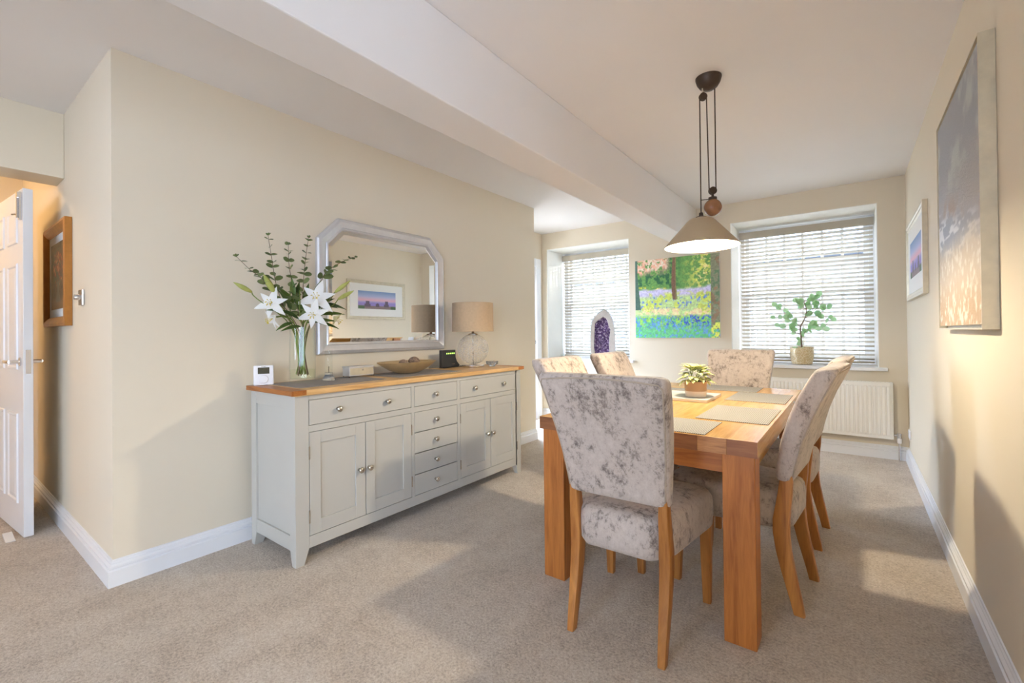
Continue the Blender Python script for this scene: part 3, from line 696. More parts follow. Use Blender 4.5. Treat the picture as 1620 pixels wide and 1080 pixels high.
# gilt still life, return wall
def still(u, v):
    n, n2 = vnoise(u, v, 8, 12, 41, 4), vnoise(u, v, 18, 24, 42, 3)
    c = np.zeros(u.shape+(3,)) + np.array((104, 82, 52))/255.
    c = mixc(c, (70, 60, 36), step(n, .5, .65)); c = mixc(c, (138, 100, 58), 1-step(v, .12, .2))
    r = np.hypot((u-.5)/.36, (v-.62)/.28); c = mixc(c, (176, 62, 34), (r < 1)*step(n2, .44, .56)); c = mixc(c, (206, 150, 96), (r < 1)*step(n2, .6, .68)); c = mixc(c, (84, 92, 60), (r < 1.1)*step(n, .55, .66))
    c = mixc(c, (120, 116, 100), (np.abs(u-.5) < .12+.05*np.sin(v*16))*(v > .1)*(v < .42)*.85)
    return np.clip(c, 0, 1)
gp = thing('gilt_framed_still_life', 'gilt-framed flower painting on the return wall beside the door', 'picture', (-4.02, YL, 1.25))
X0, X1, Z0, Z1 = -4.36, -3.675, 1.25, 1.89; FY = YL-.034
r_ = lambda i, y: [(X0+i, y, Z0+i), (X1-i, y, Z0+i), (X1-i, y, Z1-i), (X0+i, y, Z1-i)]
obj('frame', MB().loft([r_(0, YL-.001), r_(0, FY), r_(.018, FY-.004), r_(.03, FY), r_(.05, FY+.012), r_(.06, FY+.022)], True, False), mat['brass_frame'], gp)
box('mount', (X0+.05, FY+.022, Z0+.05), (X1-.05, YL-.002, Z1-.05), mat['mount'], gp, bevel=0)
painted('print', 60, 70, still, lambda u, v: (X0+.12+(X1-X0-.24)*u, FY+.0215, Z0+.11+(Z1-Z0-.22)*v), vcol('still_life_print', .4), gp, False)

# ------------------------------------------------------------------ dining table
TX0, TX1, TY0, TY1, TZ = -1.2263, -.2792, 1.8534, 3.6534, .773
tb = thing('dining_table', 'solid oak dining table set with woven placemats', 'table', ((TX0+TX1)/2, (TY0+TY1)/2, 0))
N = 9; wdt = (TX1-TX0)/N
for k in range(N):
    box('tabletop_plank', (TX0+k*wdt+.0002, TY0, TZ-.060), (TX0+(k+1)*wdt-.0002, TY1, TZ), mat['oak'], tb, bevel=.0008)
mat['oak_end_dark'] = wood('oak_end_dark', S(158, 102, 62), S(118, 70, 40), 'X', .45)
mat['oak_end_pale'] = wood('oak_end_pale', S(200, 142, 88), S(150, 96, 54), 'X', .45, scale=2.5)
for k in range(N):
    for yy in (TY0-.0012, TY1-.0008):
        box('end_grain_block', (TX0+k*wdt+.0006, yy, TZ-.0595), (TX0+(k+1)*wdt-.0006, yy+.002, TZ-.0005), mat['oak_end_dark' if k in (0, 2, 3, 5, 6, 8) else 'oak_end_pale'], tb, bevel=0)
for sx in (0, 1):
    for sy in (0, 1):
        x = TX0+.012 if sx == 0 else TX1-.012-.112; y = TY0+.012 if sy == 0 else TY1-.012-.105
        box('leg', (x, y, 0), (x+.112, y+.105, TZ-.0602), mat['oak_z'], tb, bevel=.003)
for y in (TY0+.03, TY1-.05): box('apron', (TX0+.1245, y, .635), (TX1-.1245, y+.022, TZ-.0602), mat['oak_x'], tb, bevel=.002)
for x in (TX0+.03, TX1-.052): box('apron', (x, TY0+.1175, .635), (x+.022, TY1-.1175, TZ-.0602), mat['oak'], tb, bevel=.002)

def placemat(x0, y0, x1, y1, label):
    tag(obj('placemat', MB().box(x0, y0, TZ+.0005, x1, y1, TZ+.0035), mat['placemat'], bevel=.001), label, 'placemat', 'woven placemats on the table')
placemat(-.593, 2.212, -.292, 2.655, 'beige woven placemat before the nearer right-hand chair')
placemat(-.606, 2.885, -.297, 3.30, 'beige woven placemat before the farther right-hand chair')
placemat(-.905, 1.868, -.465, 2.165, 'beige woven placemat partly hidden by the nearest chair back')
placemat(-.955, 3.325, -.505, 3.625, 'beige woven placemat before the chair at the far table end')
placemat(-1.205, 2.885, -.905, 3.30, 'beige woven placemat before the farther left-hand chair')
tag(box('serving_board', (-.985, 2.70, TZ+.0005), (-.655, 3.03, TZ+.019), mat['board'], bevel=.003), 'square pale board under the potted plant on the table', 'board')

# ------------------------------------------------------------------ chairs
def build_chair(label):
    t = thing('dining_chair', label, 'chair', (0, 0, 0), 'velvet dining chairs round the table')
    # seat
    rings = []
    for z, k, off in ((.335, .90, 0), (.34, .955, 0), (.355, .99, 0), (.39, 1.0, 0), (.44, 1.0, 0), (.468, .985, 0), (.485, .95, 0), (.494, .88, 0), (.499, .7, 0), (.501, .35, 0)):
        ring = []
        for x, y in rrect(1, 1, .16, 5):
            y_ = .285 + y*.50; wd_ = .365 + .145*min(1, (y+.5)*1.6)
            if y < 0: y_ -= .050*(1-(2*x)**2)*(-2*y)**2
            ring.append((x*wd_*k, .285+(y_-.285)*k, z + (.012*(.5-abs(x))*(1 if z > .45 else -.6) if k > .5 else 0)))
        rings.append(ring)
    obj('seat', MB().loft(rings), mat['velvet'], t, smooth=True)
    # back
    tab = [(.55, .040, .402, .066), (.62, .030, .412, .074), (.72, .008, .432, .082), (.82, -.026, .452, .088), (.90, -.060, .468, .090), (.96, -.090, .480, .088), (1.0, -.110, .488, .084), (1.03, -.124, .490, .080)]
    zz = [(.545, .55), (.548, .82), (.556, .97)] + [(z, 1) for z in np.linspace(.58, .985, 14)] + [(1.002, .985), (1.014, .93), (1.021, .8), (1.025, .5)]
    def back_ring(z, k):
        yc, wd_, th = lerp_tab(tab, z)
        out = []
        for x, y in rrect(wd_-(1-k)*.05, th*k, .026, 5): 
            out.append((x, y+yc-.018*(1-(2*x/wd_)**2), z+.016*(1-(2*x/wd_)**2)*max(0, (z-.8)/.22)))
        return out
    bk = obj('backrest', MB().loft([back_ring(z, k) for z, k in zz]), mat['velvet'], t, smooth=True)
    # piping round the rear edge of the back
    pts = []
    def rear(z, s): 
        yc, wd_, th = lerp_tab(tab, z); return (s*(wd_/2-.012), yc-th/2+.002, z)
    L_ = [rear(z, -1) for z in np.linspace(.57, .99, 10)]; R_ = [rear(z, 1) for z in np.linspace(.99, .57, 10)]
    topz = []
    for x in np.linspace(-.22, .22, 7):
        yc, wd_, th = lerp_tab(tab, 1.0); q = 1-(2*x/wd_)**2
        topz.append((x, yc-.018*q-th/2+.002, 1.002+.016*q))
    obj('piping', MB().tube(L_+topz+R_, .0035, 6), mat['piping'], bk, smooth=True)
    # legs
    def sweep(tabp, wx, dy, cx):
        rr = []
        for z, y, s_ in tabp: rr.append([(cx+px, y+py, z) for px, py in rrect(wx*s_, dy*s_, .006, 2)])
        return MB().loft(rr)
    rear_tab = [(0, -.012, .70), (.05, -.002, .76), (.11, .012, .83), (.18, .028, .92), (.25, .042, .98), (.32, .050, 1.04), (.38, .050, 1.06), (.44, .042, .96), (.50, .034, .90), (.575, .028, .8)]
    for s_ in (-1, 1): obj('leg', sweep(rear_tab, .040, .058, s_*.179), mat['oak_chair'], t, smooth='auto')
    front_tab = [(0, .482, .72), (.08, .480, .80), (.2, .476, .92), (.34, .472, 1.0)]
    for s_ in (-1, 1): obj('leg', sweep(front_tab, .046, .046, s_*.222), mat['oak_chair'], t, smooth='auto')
    return t
def place(x, y, deg): return Matrix.Translation((x, y, 0)) @ Matrix.Rotation(math.radians(deg), 4, 'Z')
ch0 = build_chair('velvet dining chair with its back to the camera at the near table end')
ch0.matrix_world = place(-.728, 1.605, 1.5)
clone(ch0, place(-.183, 2.393, 85), 'velvet dining chair on the right of the table, nearer the camera')
clone(ch0, place(-.160, 3.115, 86.5), 'velvet dining chair on the right of the table, nearer the radiator')
clone(ch0, place(-1.322, 2.385, -90), 'velvet dining chair on the left of the table, nearer the sideboard')
clone(ch0, place(-1.322, 3.105, -90), 'velvet dining chair on the left of the table, below the geode')
clone(ch0, place(-.722, 3.905, 180), 'tan-lit velvet dining chair facing the camera at the far table end')

# ------------------------------------------------------------------ pendant lamp
pd = thing('pendant_lamp', 'rise-and-fall pendant with tan conical shade above the table', 'lamp', (-.645, 2.61, ZC))
def pl(name, mb, m, **kw): return obj(name, mb, m, pd, **kw)
LX, LY = -.655, 2.60
bx, by = .36, .27   # unit spread of the pulley along the rose
cx0, cy0 = -.612, 2.628
rose = MB().lathe([(.0665, 0), (.0665, -.006), (.060, -.030), (.046, -.052), (.026, -.066), (.0005, -.071)], 32, (cx0, cy0, ZC-.0005), cap0=True)
pl('ceiling_rose', rose, mat['bronze'], smooth='auto')
da = Vector((rt.x, rt.y, 0)).normalized()          # pulleys hang in one plane across the rose
def along(s, z): return Vector((cx0, cy0, 0)) + Vector((.8, .6, 0))*s + Vector((0, 0, z))
pA = along(-.031, ZC-.105); pB = along(.0150, 1.945)
def wheel(c, r):
    M = Matrix.Translation(c) @ Matrix((Vector((.8, .6, 0)), Vector((0, 0, 1)), Vector((.6, -.8, 0)))).transposed().to_4x4()
    return MB().lathe([(.0005, -.009), (r*1.12, -.009), (r*1.12, -.006), (r*.85, -.003), (r*.85, .003), (r*1.12, .006), (r*1.12, .009), (.0005, .009)], 20, M=M)
pl('pulley_wheel', wheel(pA, .0185), mat['bronze'], smooth='auto')
pl('pulley_wheel', wheel(pB, .0185), mat['bronze'], smooth='auto')
pl('pulley_hook', MB().tube([pA+Vector((0, 0, .0)), pA+Vector((0, 0, .055))], .006, 10), mat['pewter'])
cR = along(.0335, 0)
def cable(p, q): return MB().tube([p, q], .0032, 8)
xA0, xA1 = along(-.0495, 0), along(-.0125, 0)
pl('cable', cable((xA0.x, xA0.y, pA.z), (xA0.x, xA0.y, 1.80)), mat['bronze'])
pl('cable', cable((xA1.x, xA1.y, pA.z), along(-.0035, pB.z)), mat['bronze'])
pl('cable', cable((cR.x, cR.y, pB.z), (cR.x, cR.y, ZC-.045)), mat['bronze'])
wb = pl('counterweight', MB().sphere((pB.x, pB.y, pB.z-.092), .046, 24, 14, sz=1.02), mat['oak_chair'], smooth=True)
MM = plain('turned_wood_weight', S(150, 104, 72), .25, var=.3, scale=14); wb.data.materials.clear(); wb.data.materials.append(MM)
obj('weight_cap', MB().lathe([(.0005, .01), (.022, .01), (.022, -.006), (.0005, -.006)], 16, (pB.x, pB.y, pB.z-.046)).tube([pB+Vector((0, 0, 0)), pB+Vector((0, 0, -.04))], .007, 8), mat['bronze'], wb)
obj('guide_ring', MB().tube([(xA0.x, xA0.y, pB.z-.05), tuple(pB+Vector((0, 0, -.045)))], .002, 6), mat['bronze'], wb)
SXc, SYc = xA0.x, xA0.y
ZR = 1.640
sh = [(.030, ZR+.158), (.060, ZR+.150), (.074, ZR+.137), (.192, ZR+.004), (.193, ZR)]
si = [(.189, ZR), (.188, ZR+.003), (.070, ZR+.133), (.030, ZR+.150)]
pl('shade', MB().lathe([(r, z) for r, z in sh], 56, (SXc, SYc, 0)), mat['shade_tan'], smooth='auto', angle=50)
pl('shade_lining', MB().lathe([(.193, ZR)]+si, 56, (SXc, SYc, 0)), mat['shade_white'], smooth='auto', angle=50)
pl('shade_cap', MB().lathe([(.0005, .030), (.010, .030), (.012, .012), (.030, .006), (.030, 0)], 20, (SXc, SYc, ZR+.155)), mat['bronze'], smooth='auto')
pl('bulb_holder', MB().lathe([(.0005, .152), (.018, .152), (.018, .088), (.0005, .088)], 16, (SXc, SYc, ZR)), mat['shade_white'])
pl('bulb', MB().sphere((SXc, SYc, ZR+.046), .040, 20, 12, sz=1.1), mat['bulb'], smooth=True)

# hall ceiling light (out of view through the opening at the left)
hl = thing('hall_ceiling_light', 'round ceiling light in the hall beyond the door', 'lamp', (-4.75, -.55, ZC))
obj('base_plate', MB().lathe([(.0005, 0), (.1, 0), (.1, -.02), (.0005, -.02)], 24, (-4.75, -.55, ZC-.0005)), mat['white_plastic'], hl)
obj('globe', MB().sphere((-4.75, -.55, ZC-.10), .085, 20, 12), emit('hall_globe', (1, .66, .30, 1), HALL_W/(math.pi*4*math.pi*.085**2)), hl, smooth=True)

# ------------------------------------------------------------------ table lamp on the sideboard
lc = (-2.545, 2.845)
TT = .8985
tl = thing('table_lamp', 'table lamp with crackled glass globe and taupe drum shade', 'lamp', (*lc, TT))
obj('base', MB().lathe([(.0005, 0), (.092, 0), (.094, .004), (.094, .017), (.09, .021), (.02, .024), (.0005, .024)], 36, (*lc, TT+.0005)), mat['chrome'], tl, smooth='auto')
obj('globe', MB().lathe([(max(.1305*math.sin(a), .02), .150-.127*math.cos(a)) for a in np.linspace(.16, math.pi-.14, 22)], 36, (*lc, TT)), mat['crackle'], tl, smooth=True)
obj('rod', MB().tube([(*lc, TT+.02), (*lc, TT+.40)], .0045, 10), mat['chrome'], tl, smooth=True)
obj('neck', MB().lathe([(.045, .268), (.036, .278), (.012, .284), (.010, .30), (.013, .302), (.013, .33), (.0005, .33)], 20, (*lc, TT)), mat['chrome'], tl, smooth='auto')
obj('lamp_shade', MB().lathe([(.1735, .296), (.1705, .535), (.1685, .535), (.1715, .296), (.1735, .296)], 48, (*lc, TT)), mat['linen'], tl, smooth='auto')
sp_ = MB()
for k in range(3):
    a = k*2*math.pi/3; sp_.tube([(*lc, TT+.50), (lc[0]+.169*math.cos(a), lc[1]+.169*math.sin(a), TT+.53)], .002, 6)
sp_.tube([(*lc, TT+.395), (*lc, TT+.505)], .004, 8)
obj('shade_carrier', sp_, mat['chrome'], tl)

# ------------------------------------------------------------------ small things on the sideboard
for (y0, y1, x0, x1, lb) in ((1.245, 1.80, -2.70, -2.335, 'grey woven runner under the flower vase'), (1.90, 2.48, -2.70, -2.335, 'grey woven runner under the gold bowl')):
    tag(obj('table_runner', MB().box(x0, y0, TT+.0003, x1, y1, TT+.0025), mat['felt']), lb, 'runner', 'grey runners on the sideboard')
RT = TT+.003
# thermostat standing on edge
tm = thing('room_thermostat', 'small white thermostat with dark display propped at the sideboard end', 'thermostat', (-2.685, 1.2, TT))
Mt = Matrix.Translation((-2.66, 1.205, TT+.0005)) @ Matrix.Rotation(math.radians(-24), 4, 'Z') @ Matrix.Rotation(math.radians(-6), 4, 'Y')
def tp(name, mb, m, **kw):
    me = mb.mesh(name); return put(name, me, m, tm, Mt, **kw)
tp('case', MB().box(-.022, -.05, 0, 0, .05, .112), mat['white_plastic'], bevel=.005)
tp('display', MB().box(0, -.029, .064, .0012, .029, .1), mat['lcd'])
tp('dial', MB().lathe([(.0005, .006), (.021, .006), (.024, .003), (.024, 0)], 28, M=Matrix.Translation((.0, 0, .034)) @ Matrix.Rotation(math.radians(90), 4, 'Y')), mat['white_plastic'], smooth='auto')
tp('maker_mark', MB().box(0, -.012, .1045, .0006, .010, .1065), mat['pewter'])

# glass vase
VC = (-2.60, 1.400)
vz = thing('glass_vase', 'tall clear glass vase of lilies on the sideboard', 'vase', (*VC, RT))
def vring(z, a, b): 
    c_, s_ = math.cos(.9), math.sin(.9)
    return [(VC[0]+x*c_-y*s_, VC[1]+x*s_+y*c_, RT+z) for x, y in rrect(a, b, min(a, b)*.45, 6)]
obj('vase_wall', MB().loft([vring(.0005, .13, .10), vring(.01, .142, .112), vring(.08, .145, .115), vring(.20, .142, .112), vring(.28, .136, .106), vring(.325, .140, .110), vring(.325, .135, .105), vring(.28, .131, .101), vring(.20, .137, .107), vring(.08, .140, .110), vring(.022, .136, .106)], True, True), mat['glass'], vz, smooth='auto')
obj('water', MB().loft([vring(.024, .132, .102), vring(.06, .136, .106), vring(.075, .136, .106)], True, True), thin_glass('vase_water', (.97, .99, .93, 1), .05), vz, smooth='auto')

def leaf_me(name, L, Wd, curl=.15, fold=.1, n=7, m=None, tip=1.0, round_=False):
    vs, fs = [], []
    for i in range(n+1):
        t = i/n
        if round_: wd_ = Wd*math.sqrt(max(0, 1-(2*t-1)**2))*.5+.0004
        else: wd_ = Wd*.5*(math.sin(math.pi*min(t**.75, 1))**.9)*(1-.1*t)+.0004
        y = L*t; z = -curl*L*t*t*tip
        vs += [(-wd_, y, z+fold*wd_), (0, y, z), (wd_, y, z+fold*wd_)]
    for i in range(n):
        a = i*3; fs += [(a, a+1, a+4, a+3), (a+1, a+2, a+5, a+4)]
    me = bpy.data.meshes.new(name); me.from_pydata(vs, [], fs)
    for p in me.polygons: p.use_smooth = True
    if m: me.materials.append(m)
    return me
me_euc = leaf_me('leaf', .042, .030, .12, .12, 7, mat['euc_dark'], round_=True)
me_eucp = leaf_me('leaf', .060, .052, .12, .12, 7, mat['euc_pale'], round_=True)
me_lance = leaf_me('leaf', .15, .036, .25, .35, 9, mat['lily_leaf'])
me_petal = leaf_me('petal', .088, .044, .55, .22, 9, mat['petal'])
me_petal_c = leaf_me('petal', .082, .030, .5, .25, 9, mat['petal_cream'])
me_var = leaf_me('leaf', .062, .040, .35, .3, 8, mat['variegated'])

def euc(pts, label, n, s0=.62, s1=1.5, seed=0):
    r = random.Random(seed)
    P3 = spline(pts, 6)
    t = thing('eucalyptus_stem', label, 'flower stem', pts[-1], 'eucalyptus stems in the vase')
    st = obj('stem', MB().tube(P3, [.0012+.0018*i/len(P3) for i in range(len(P3))], 6), mat['twigstem'], t, smooth=True)
    top = int(len(P3)*.66); n = int(n*1.25)
    for k in range(n):
        i = min(int((k/n)**.95*top), len(P3)-2); p = P3[i]; d = (P3[i]-P3[i+1]).normalized()
        for s_ in (-1, 1):
            az = k*1.57+r.uniform(-.5, .5)
            side = (Vector((math.cos(az), math.sin(az), 0))*s_ + Vector((.25, .1, 0)) + d*r.uniform(.2, .7)).normalized()
            nrm = (Vector((.5, -.4, .6)) + Vector((r.uniform(-.6, .6), r.uniform(-.6, .6), r.uniform(-.3, .3))))
            sc_ = (s0+(s1-s0)*k/n)*r.uniform(.85, 1.1)
            M = basis(p, side, nrm, sc_)
            if (M @ Vector((0, .042, 0))).x < XL+.012: continue
            put('leaf', me_euc, None, t, M)
    for s_ in (-.4, .4): put('leaf', me_euc, None, t, basis(P3[0], (P3[0]-P3[1]).normalized()+Vector((s_, s_, 0)), (1, 0, .4), .4))
Xs = -2.60
def yz(l, x0=Xs, dx=0): return [(x0+dx*(1-i/(len(l)-1)), a, b) for i, (a, b) in enumerate(l)]
euc(yz([(1.206, 1.738), (1.226, 1.607), (1.249, 1.466), (1.313, 1.289), (1.385, 1.19), (1.43, .94)], dx=.0), 'upright eucalyptus stem at the left of the vase, tallest leaves', 10, seed=1)
euc(yz([(1.304, 1.696), (1.311, 1.581), (1.339, 1.437), (1.376, 1.291), (1.402, 1.19), (1.375, .94)], dx=.03), 'eucalyptus stem with paired leaves in the middle of the vase', 9, seed=2)
euc(yz([(1.453, 1.768), (1.433, 1.651), (1.416, 1.517), (1.407, 1.366), (1.410, 1.19), (1.390, .94)], dx=-.02), 'upright eucalyptus stem just left of the mirror frame', 10, seed=3)
euc(yz([(1.034, 1.596), (1.108, 1.53), (1.164, 1.494), (1.231, 1.412), (1.372, 1.22), (1.435, .945)], dx=.02), 'eucalyptus stem leaning far out to the left', 7, seed=4)
euc(yz([(1.718, 1.676), (1.637, 1.638), (1.55, 1.576), (1.508, 1.506), (1.440, 1.25), (1.365, .945)], dx=.06), 'eucalyptus stem leaning right across the mirror', 7, seed=5)

def lily(c, face, label, cream=False, foot=(-2.6, 1.39, .95), s_=1.0, seed=0, open_=1.0):
    r = random.Random(seed); c = Vector(c); f = Vector(face).normalized()
    t = thing('lily', label, 'flower', c, 'white lilies in the vase')
    mid = (-2.6+(r.random()-.5)*.03, 1.40+(c.y-1.40)*.28, 1.235)
    obj('stem', MB().tube(spline([c-f*.02, c-f*.07+Vector((0, 0, -.02)), mid, foot], 6), .0042, 6), mat['stem'], t, smooth=True)
    a0 = Vector((0, 0, 1)).cross(f)
    if a0.length < .1: a0 = Vector((1, 0, 0))
    a0.normalize(); b0 = f.cross(a0)
    for k in range(6):
        an = k*math.pi/3+.3; d = a0*math.cos(an)+b0*math.sin(an)
        dirv = (d*open_ + f*.62).normalized(); sc_ = s_*(1.0 if k % 2 else .88)
        put('petal', me_petal_c if cream else me_petal, None, t, basis(c - f*.012, dirv, f - d*.6, sc_))
    sm = MB()
    for k in range(6):
        an = k*math.pi/3; d = a0*math.cos(an)+b0*math.sin(an)
        p1 = c+f*.045*s_+d*.016*s_
        sm.tube([c, p1], .0008, 5); sm.tube([p1-d*.004+b0*.003, p1+d*.004-b0*.003], .0022, 6)
    obj('stamens', sm, mat['stamen'], t)
    return t
lily((-2.565, 1.207, 1.357), (.75, -.75, .1), 'white lily at the left of the bouquet', s_=.98, seed=1)
lily((-2.52, 1.447, 1.395), (.72, -.62, .25), 'largest white lily facing the room in the middle of the bouquet', s_=1.22, seed=2)
lily((-2.50, 1.414, 1.300), (.72, -.65, -.15), 'white lily below the largest one, just above the vase rim', s_=1.0, seed=3)
lily((-2.54, 1.575, 1.285), (.35, .55, -.55), 'cream lily drooping at the right of the bouquet', cream=True, s_=.95, seed=4, open_=.55)
lily((-2.60, 1.23, 1.275), (-.05, -.75, -.35), 'pale lily seen from the side low at the left of the bouquet', s_=.8, seed=5, open_=.7)

def bud(a, b, rad, label, foot, seed=0):
    a, b = Vector(a), Vector(b)
    t = thing('lily_bud', label, 'flower bud', b, 'green lily buds in the vase')
    n = 12; pts = [b+(a-b)*(i/n) for i in range(n+1)]
    obj('bud', MB().tube(pts, [max(rad*math.sin(math.pi*min(.12+.88*i/n, 1))**.8, .0012) for i in range(n+1)], 10), mat['bud'], t, smooth=True)
    mid = (-2.6, 1.40+(b.y-1.40)*.25, 1.235)
    obj('stem', MB().tube(spline([b, b+(b-a)*.3+Vector((0, 0, -.02)), mid, foot], 6), .0028, 6), mat['stem'], t, smooth=True)
bud((-2.56, 1.012, 1.457), (-2.585, 1.111, 1.414), .013, 'slim green lily bud pointing far left', (-2.61, 1.42, .95))
bud((-2.55, 1.158, 1.512), (-2.57, 1.222, 1.420), .017, 'fat green lily bud above the left lily', (-2.58, 1.41, .95))
bud((-2.50, 1.655, 1.516), (-2.53, 1.57, 1.440), .013, 'upper green lily bud in front of the mirror', (-2.62, 1.37, .95))
bud((-2.49, 1.675, 1.455), (-2.53, 1.59, 1.398), .013, 'lower green lily bud in front of the mirror', (-2.59, 1.38, .95))

def leafstem(base, tips, label, seed=0):
    t = thing('lily_stalk', label, 'flower stem', base, 'leafy lily stalks in the vase', 'thing')
    b = Vector(base)
    obj('stem', MB().tube(spline([b+Vector((0, 0, .16)), b, (-2.6, 1.40, 1.235), (-2.6+.02*seed, 1.39, .95)], 5), .003, 6), mat['stem'], t, smooth=True)
    for (p, d, s_) in tips: put('leaf', me_lance, None, t, basis(p, d, (.6, -.3, .7), s_))
leafstem((-2.57, 1.37, 1.28), [((-2.56, 1.36, 1.27), (.15, -.75, .45), 1.0), ((-2.55, 1.40, 1.25), (.3, .95, .25), 1.15), ((-2.56, 1.37, 1.23), (.25, -.9, -.02), .85), ((-2.58, 1.39, 1.30), (.1, -.3, .9), 1.0)], 'leafy lily stalk fanning dark leaves over the vase rim', 1)
leafstem((-2.60, 1.33, 1.31), [((-2.59, 1.33, 1.33), (.2, -.5, .8), .9), ((-2.57, 1.30, 1.30), (.3, -.9, .3), .9), ((-2.60, 1.36, 1.37), (.1, .1, 1), .85), ((-2.58, 1.34, 1.40), (.25, -.2, .9), .75), ((-2.56, 1.32, 1.25), (.35, -.8, -.15), .8)], 'leafy lily stalk between the left lily and the middle ones', 2)
leafstem((-2.58, 1.49, 1.32), [((-2.57, 1.49, 1.34), (.2, .5, .8), .9), ((-2.56, 1.50, 1.30), (.3, .9, .2), .95), ((-2.59, 1.47, 1.40), (.0, .3, .95), .85), ((-2.56, 1.48, 1.25), (.4, .7, -.1), .8)], 'leafy lily stalk at the right beside the mirror frame', -2)
leafstem((-2.62, 1.43, 1.30), [((-2.58, 1.45, 1.33), (.2, .75, .6), 1.05), ((-2.58, 1.46, 1.35), (.1, .95, .15), 1.1), ((-2.62, 1.42, 1.36), (0, .2, 1), .95), ((-2.60, 1.35, 1.36), (.1, -.6, .75), .95), ((-2.57, 1.5, 1.36), (.1, .9, .05), 1.2)], 'leafy lily stalk behind the two middle white lilies', -1)

# glass candle holder
gc = (-2.565, 1.545)
gh = thing('glass_candle_holder', 'clear glass candle holder with faceted foot beside the vase', 'candle holder', (*gc, RT))
obj('foot', MB().lathe([(.0005, 0), (.040, 0), (.041, .006), (.022, .036), (.024, .046), (.026, .048), (.0005, .048)], 8, (*gc, RT+.0005)), mat['crystal'], gh)
obj('tube', MB().lathe([(.022, .05), (.022, .185), (.0205, .185), (.0205, .052)], 24, (*gc, RT)), mat['glass_thin'], gh, smooth='auto')
obj('wick_pin', MB().tube([(*gc, RT+.048), (*gc, RT+.085)], .003, 8), mat['pewter'], gh)

# mirrored trinket box
tk = thing('trinket_box', 'small silver trinket box on legs between vase and bowl', 'box', (-2.62, 1.80, RT))
box('body', (-2.664, 1.703, TT+.012), (-2.588, 1.890, TT+.066), mat['silver'], tk, bevel=.002)
box('lid', (-2.667, 1.700, TT+.0665), (-2.585, 1.893, TT+.074), mat['silver'], tk, bevel=.002)
box('front_plate', (-2.5878, 1.709, TT+.018), (-2.5865, 1.884, TT+.062), mat['pale_gold'], tk, bevel=0)
for x in (-2.662, -2.595):
    for y in (1.704, 1.884): box('foot', (x, y, RT), (x+.005, y+.005, TT+.012), mat['pewter'], tk, bevel=0)
obj('knob', MB().sphere((-2.583, 1.80, TT+.05), .006, 12, 8), mat['crystal'], tk, smooth=True)

# gold bowl with twig balls
bc = (-2.545, 2.145)
bw = MB().lathe([(.0005, .001), (.070, .001), (.095, .006), (.150, .026), (.205, .056), (.240, .080), (.242, .083), (.237, .083), (.200, .060), (.145, .031), (.09, .013), (.0005, .011)], 56, (0, 0, 0), M=Matrix.Translation((*bc, RT)) @ Matrix.Diagonal((.62, 1, 1, 1)))
tag(obj('shallow_bowl', bw, mat['bowl'], smooth='auto', angle=60), 'wide shallow brushed-gold bowl on the sideboard', 'bowl')
def twig_ball(c, r, label, seed):
    rr = random.Random(seed); mb = MB().sphere(c, r*.80, 14, 10)
    for k in range(26):
        ax = Vector((rr.gauss(0, 1), rr.gauss(0, 1), rr.gauss(0, 1))).normalized(); u_ = ax.orthogonal().normalized(); v_ = ax.cross(u_)
        q = r*rr.uniform(.86, 1.0)
        mb.tube([Vector(c)+(u_*math.cos(a)+v_*math.sin(a))*q for a in np.linspace(0, 6.28, 15)], .0024, 5, False)
    tag(obj('twig_ball', mb, mat['twig'], smooth=True), label, 'ornament', 'twig balls in the bowl')
twig_ball((-2.545, 2.205, RT+.070), .044, 'larger brown twig ball in the gold bowl', 1)
twig_ball((-2.535, 2.100, RT+.062), .037, 'smaller pale twig ball in the gold bowl', 2)

# router
ru = thing('broadband_router', 'black router with a row of green lights beside the lamp', 'router', (-2.68, 2.70, TT))
rx = -2.665
rp = [(2.598, 0), (2.80, 0), (2.808, .012), (2.775, .045), (2.760, .08), (2.758, .142), (2.598, .142)]
obj('case', MB().loft([[(rx-.028, y, TT+.004+z) for y, z in rp], [(rx+.0, y, TT+.004+z) for y, z in rp], [(rx+.004, 2.603+(y-2.603)*.97, TT+.006+z*.97) for y, z in rp]]), mat['black_plastic'], ru, bevel=.002)
for k in range(5): box('indicator_light', (rx+.0042, 2.648+k*.021, TT+.112), (rx+.0052, 2.658+k*.021, TT+.122), mat['led'], ru, bevel=0)
box('maker_badge', (rx+.0042, 2.715, TT+.026), (rx+.0050, 2.745, TT+.032), mat['pewter'], ru, bevel=0)
box('stand', (rx-.045, 2.61, TT+.0005), (rx+.02, 2.79, TT+.004), mat['black_plastic'], ru, bevel=.001)
tag(obj('power_cable', MB().tube(spline([(-2.66, 2.80, TT+.006), (-2.60, 2.835, TT+.006), (-2.66, 2.90, TT+.006), (-2.735, 2.98, TT+.006)], 6), .004, 6), mat['black_plastic'], smooth=True), 'short black cable behind the table lamp', 'cable')

# crystal ornament
cr = thing('crystal_ornament', 'clear cut-glass flower ornament at the right end of the sideboard', 'ornament', (-2.455, 2.985, TT))
for k in range(7):
    a = k*math.pi*2/7; M = basis((-2.455+.012*math.cos(a), 2.985+.012*math.sin(a), TT+.012), (math.cos(a), math.sin(a), .75), (0, 0, 1))
    me_ = MB().lathe([(.002, 0), (.016, .02), (.018, .034), (.001, .052)], 6, M=Matrix.Rotation(math.radians(-90), 4, 'X')).mesh('facet'); put('facet', me_, mat['crystal'], cr, M)
obj('foot', MB().lathe([(.0005, 0), (.028, 0), (.020, .014), (.0005, .016)], 8, (-2.455, 2.985, TT+.0005)), mat['crystal'], cr)

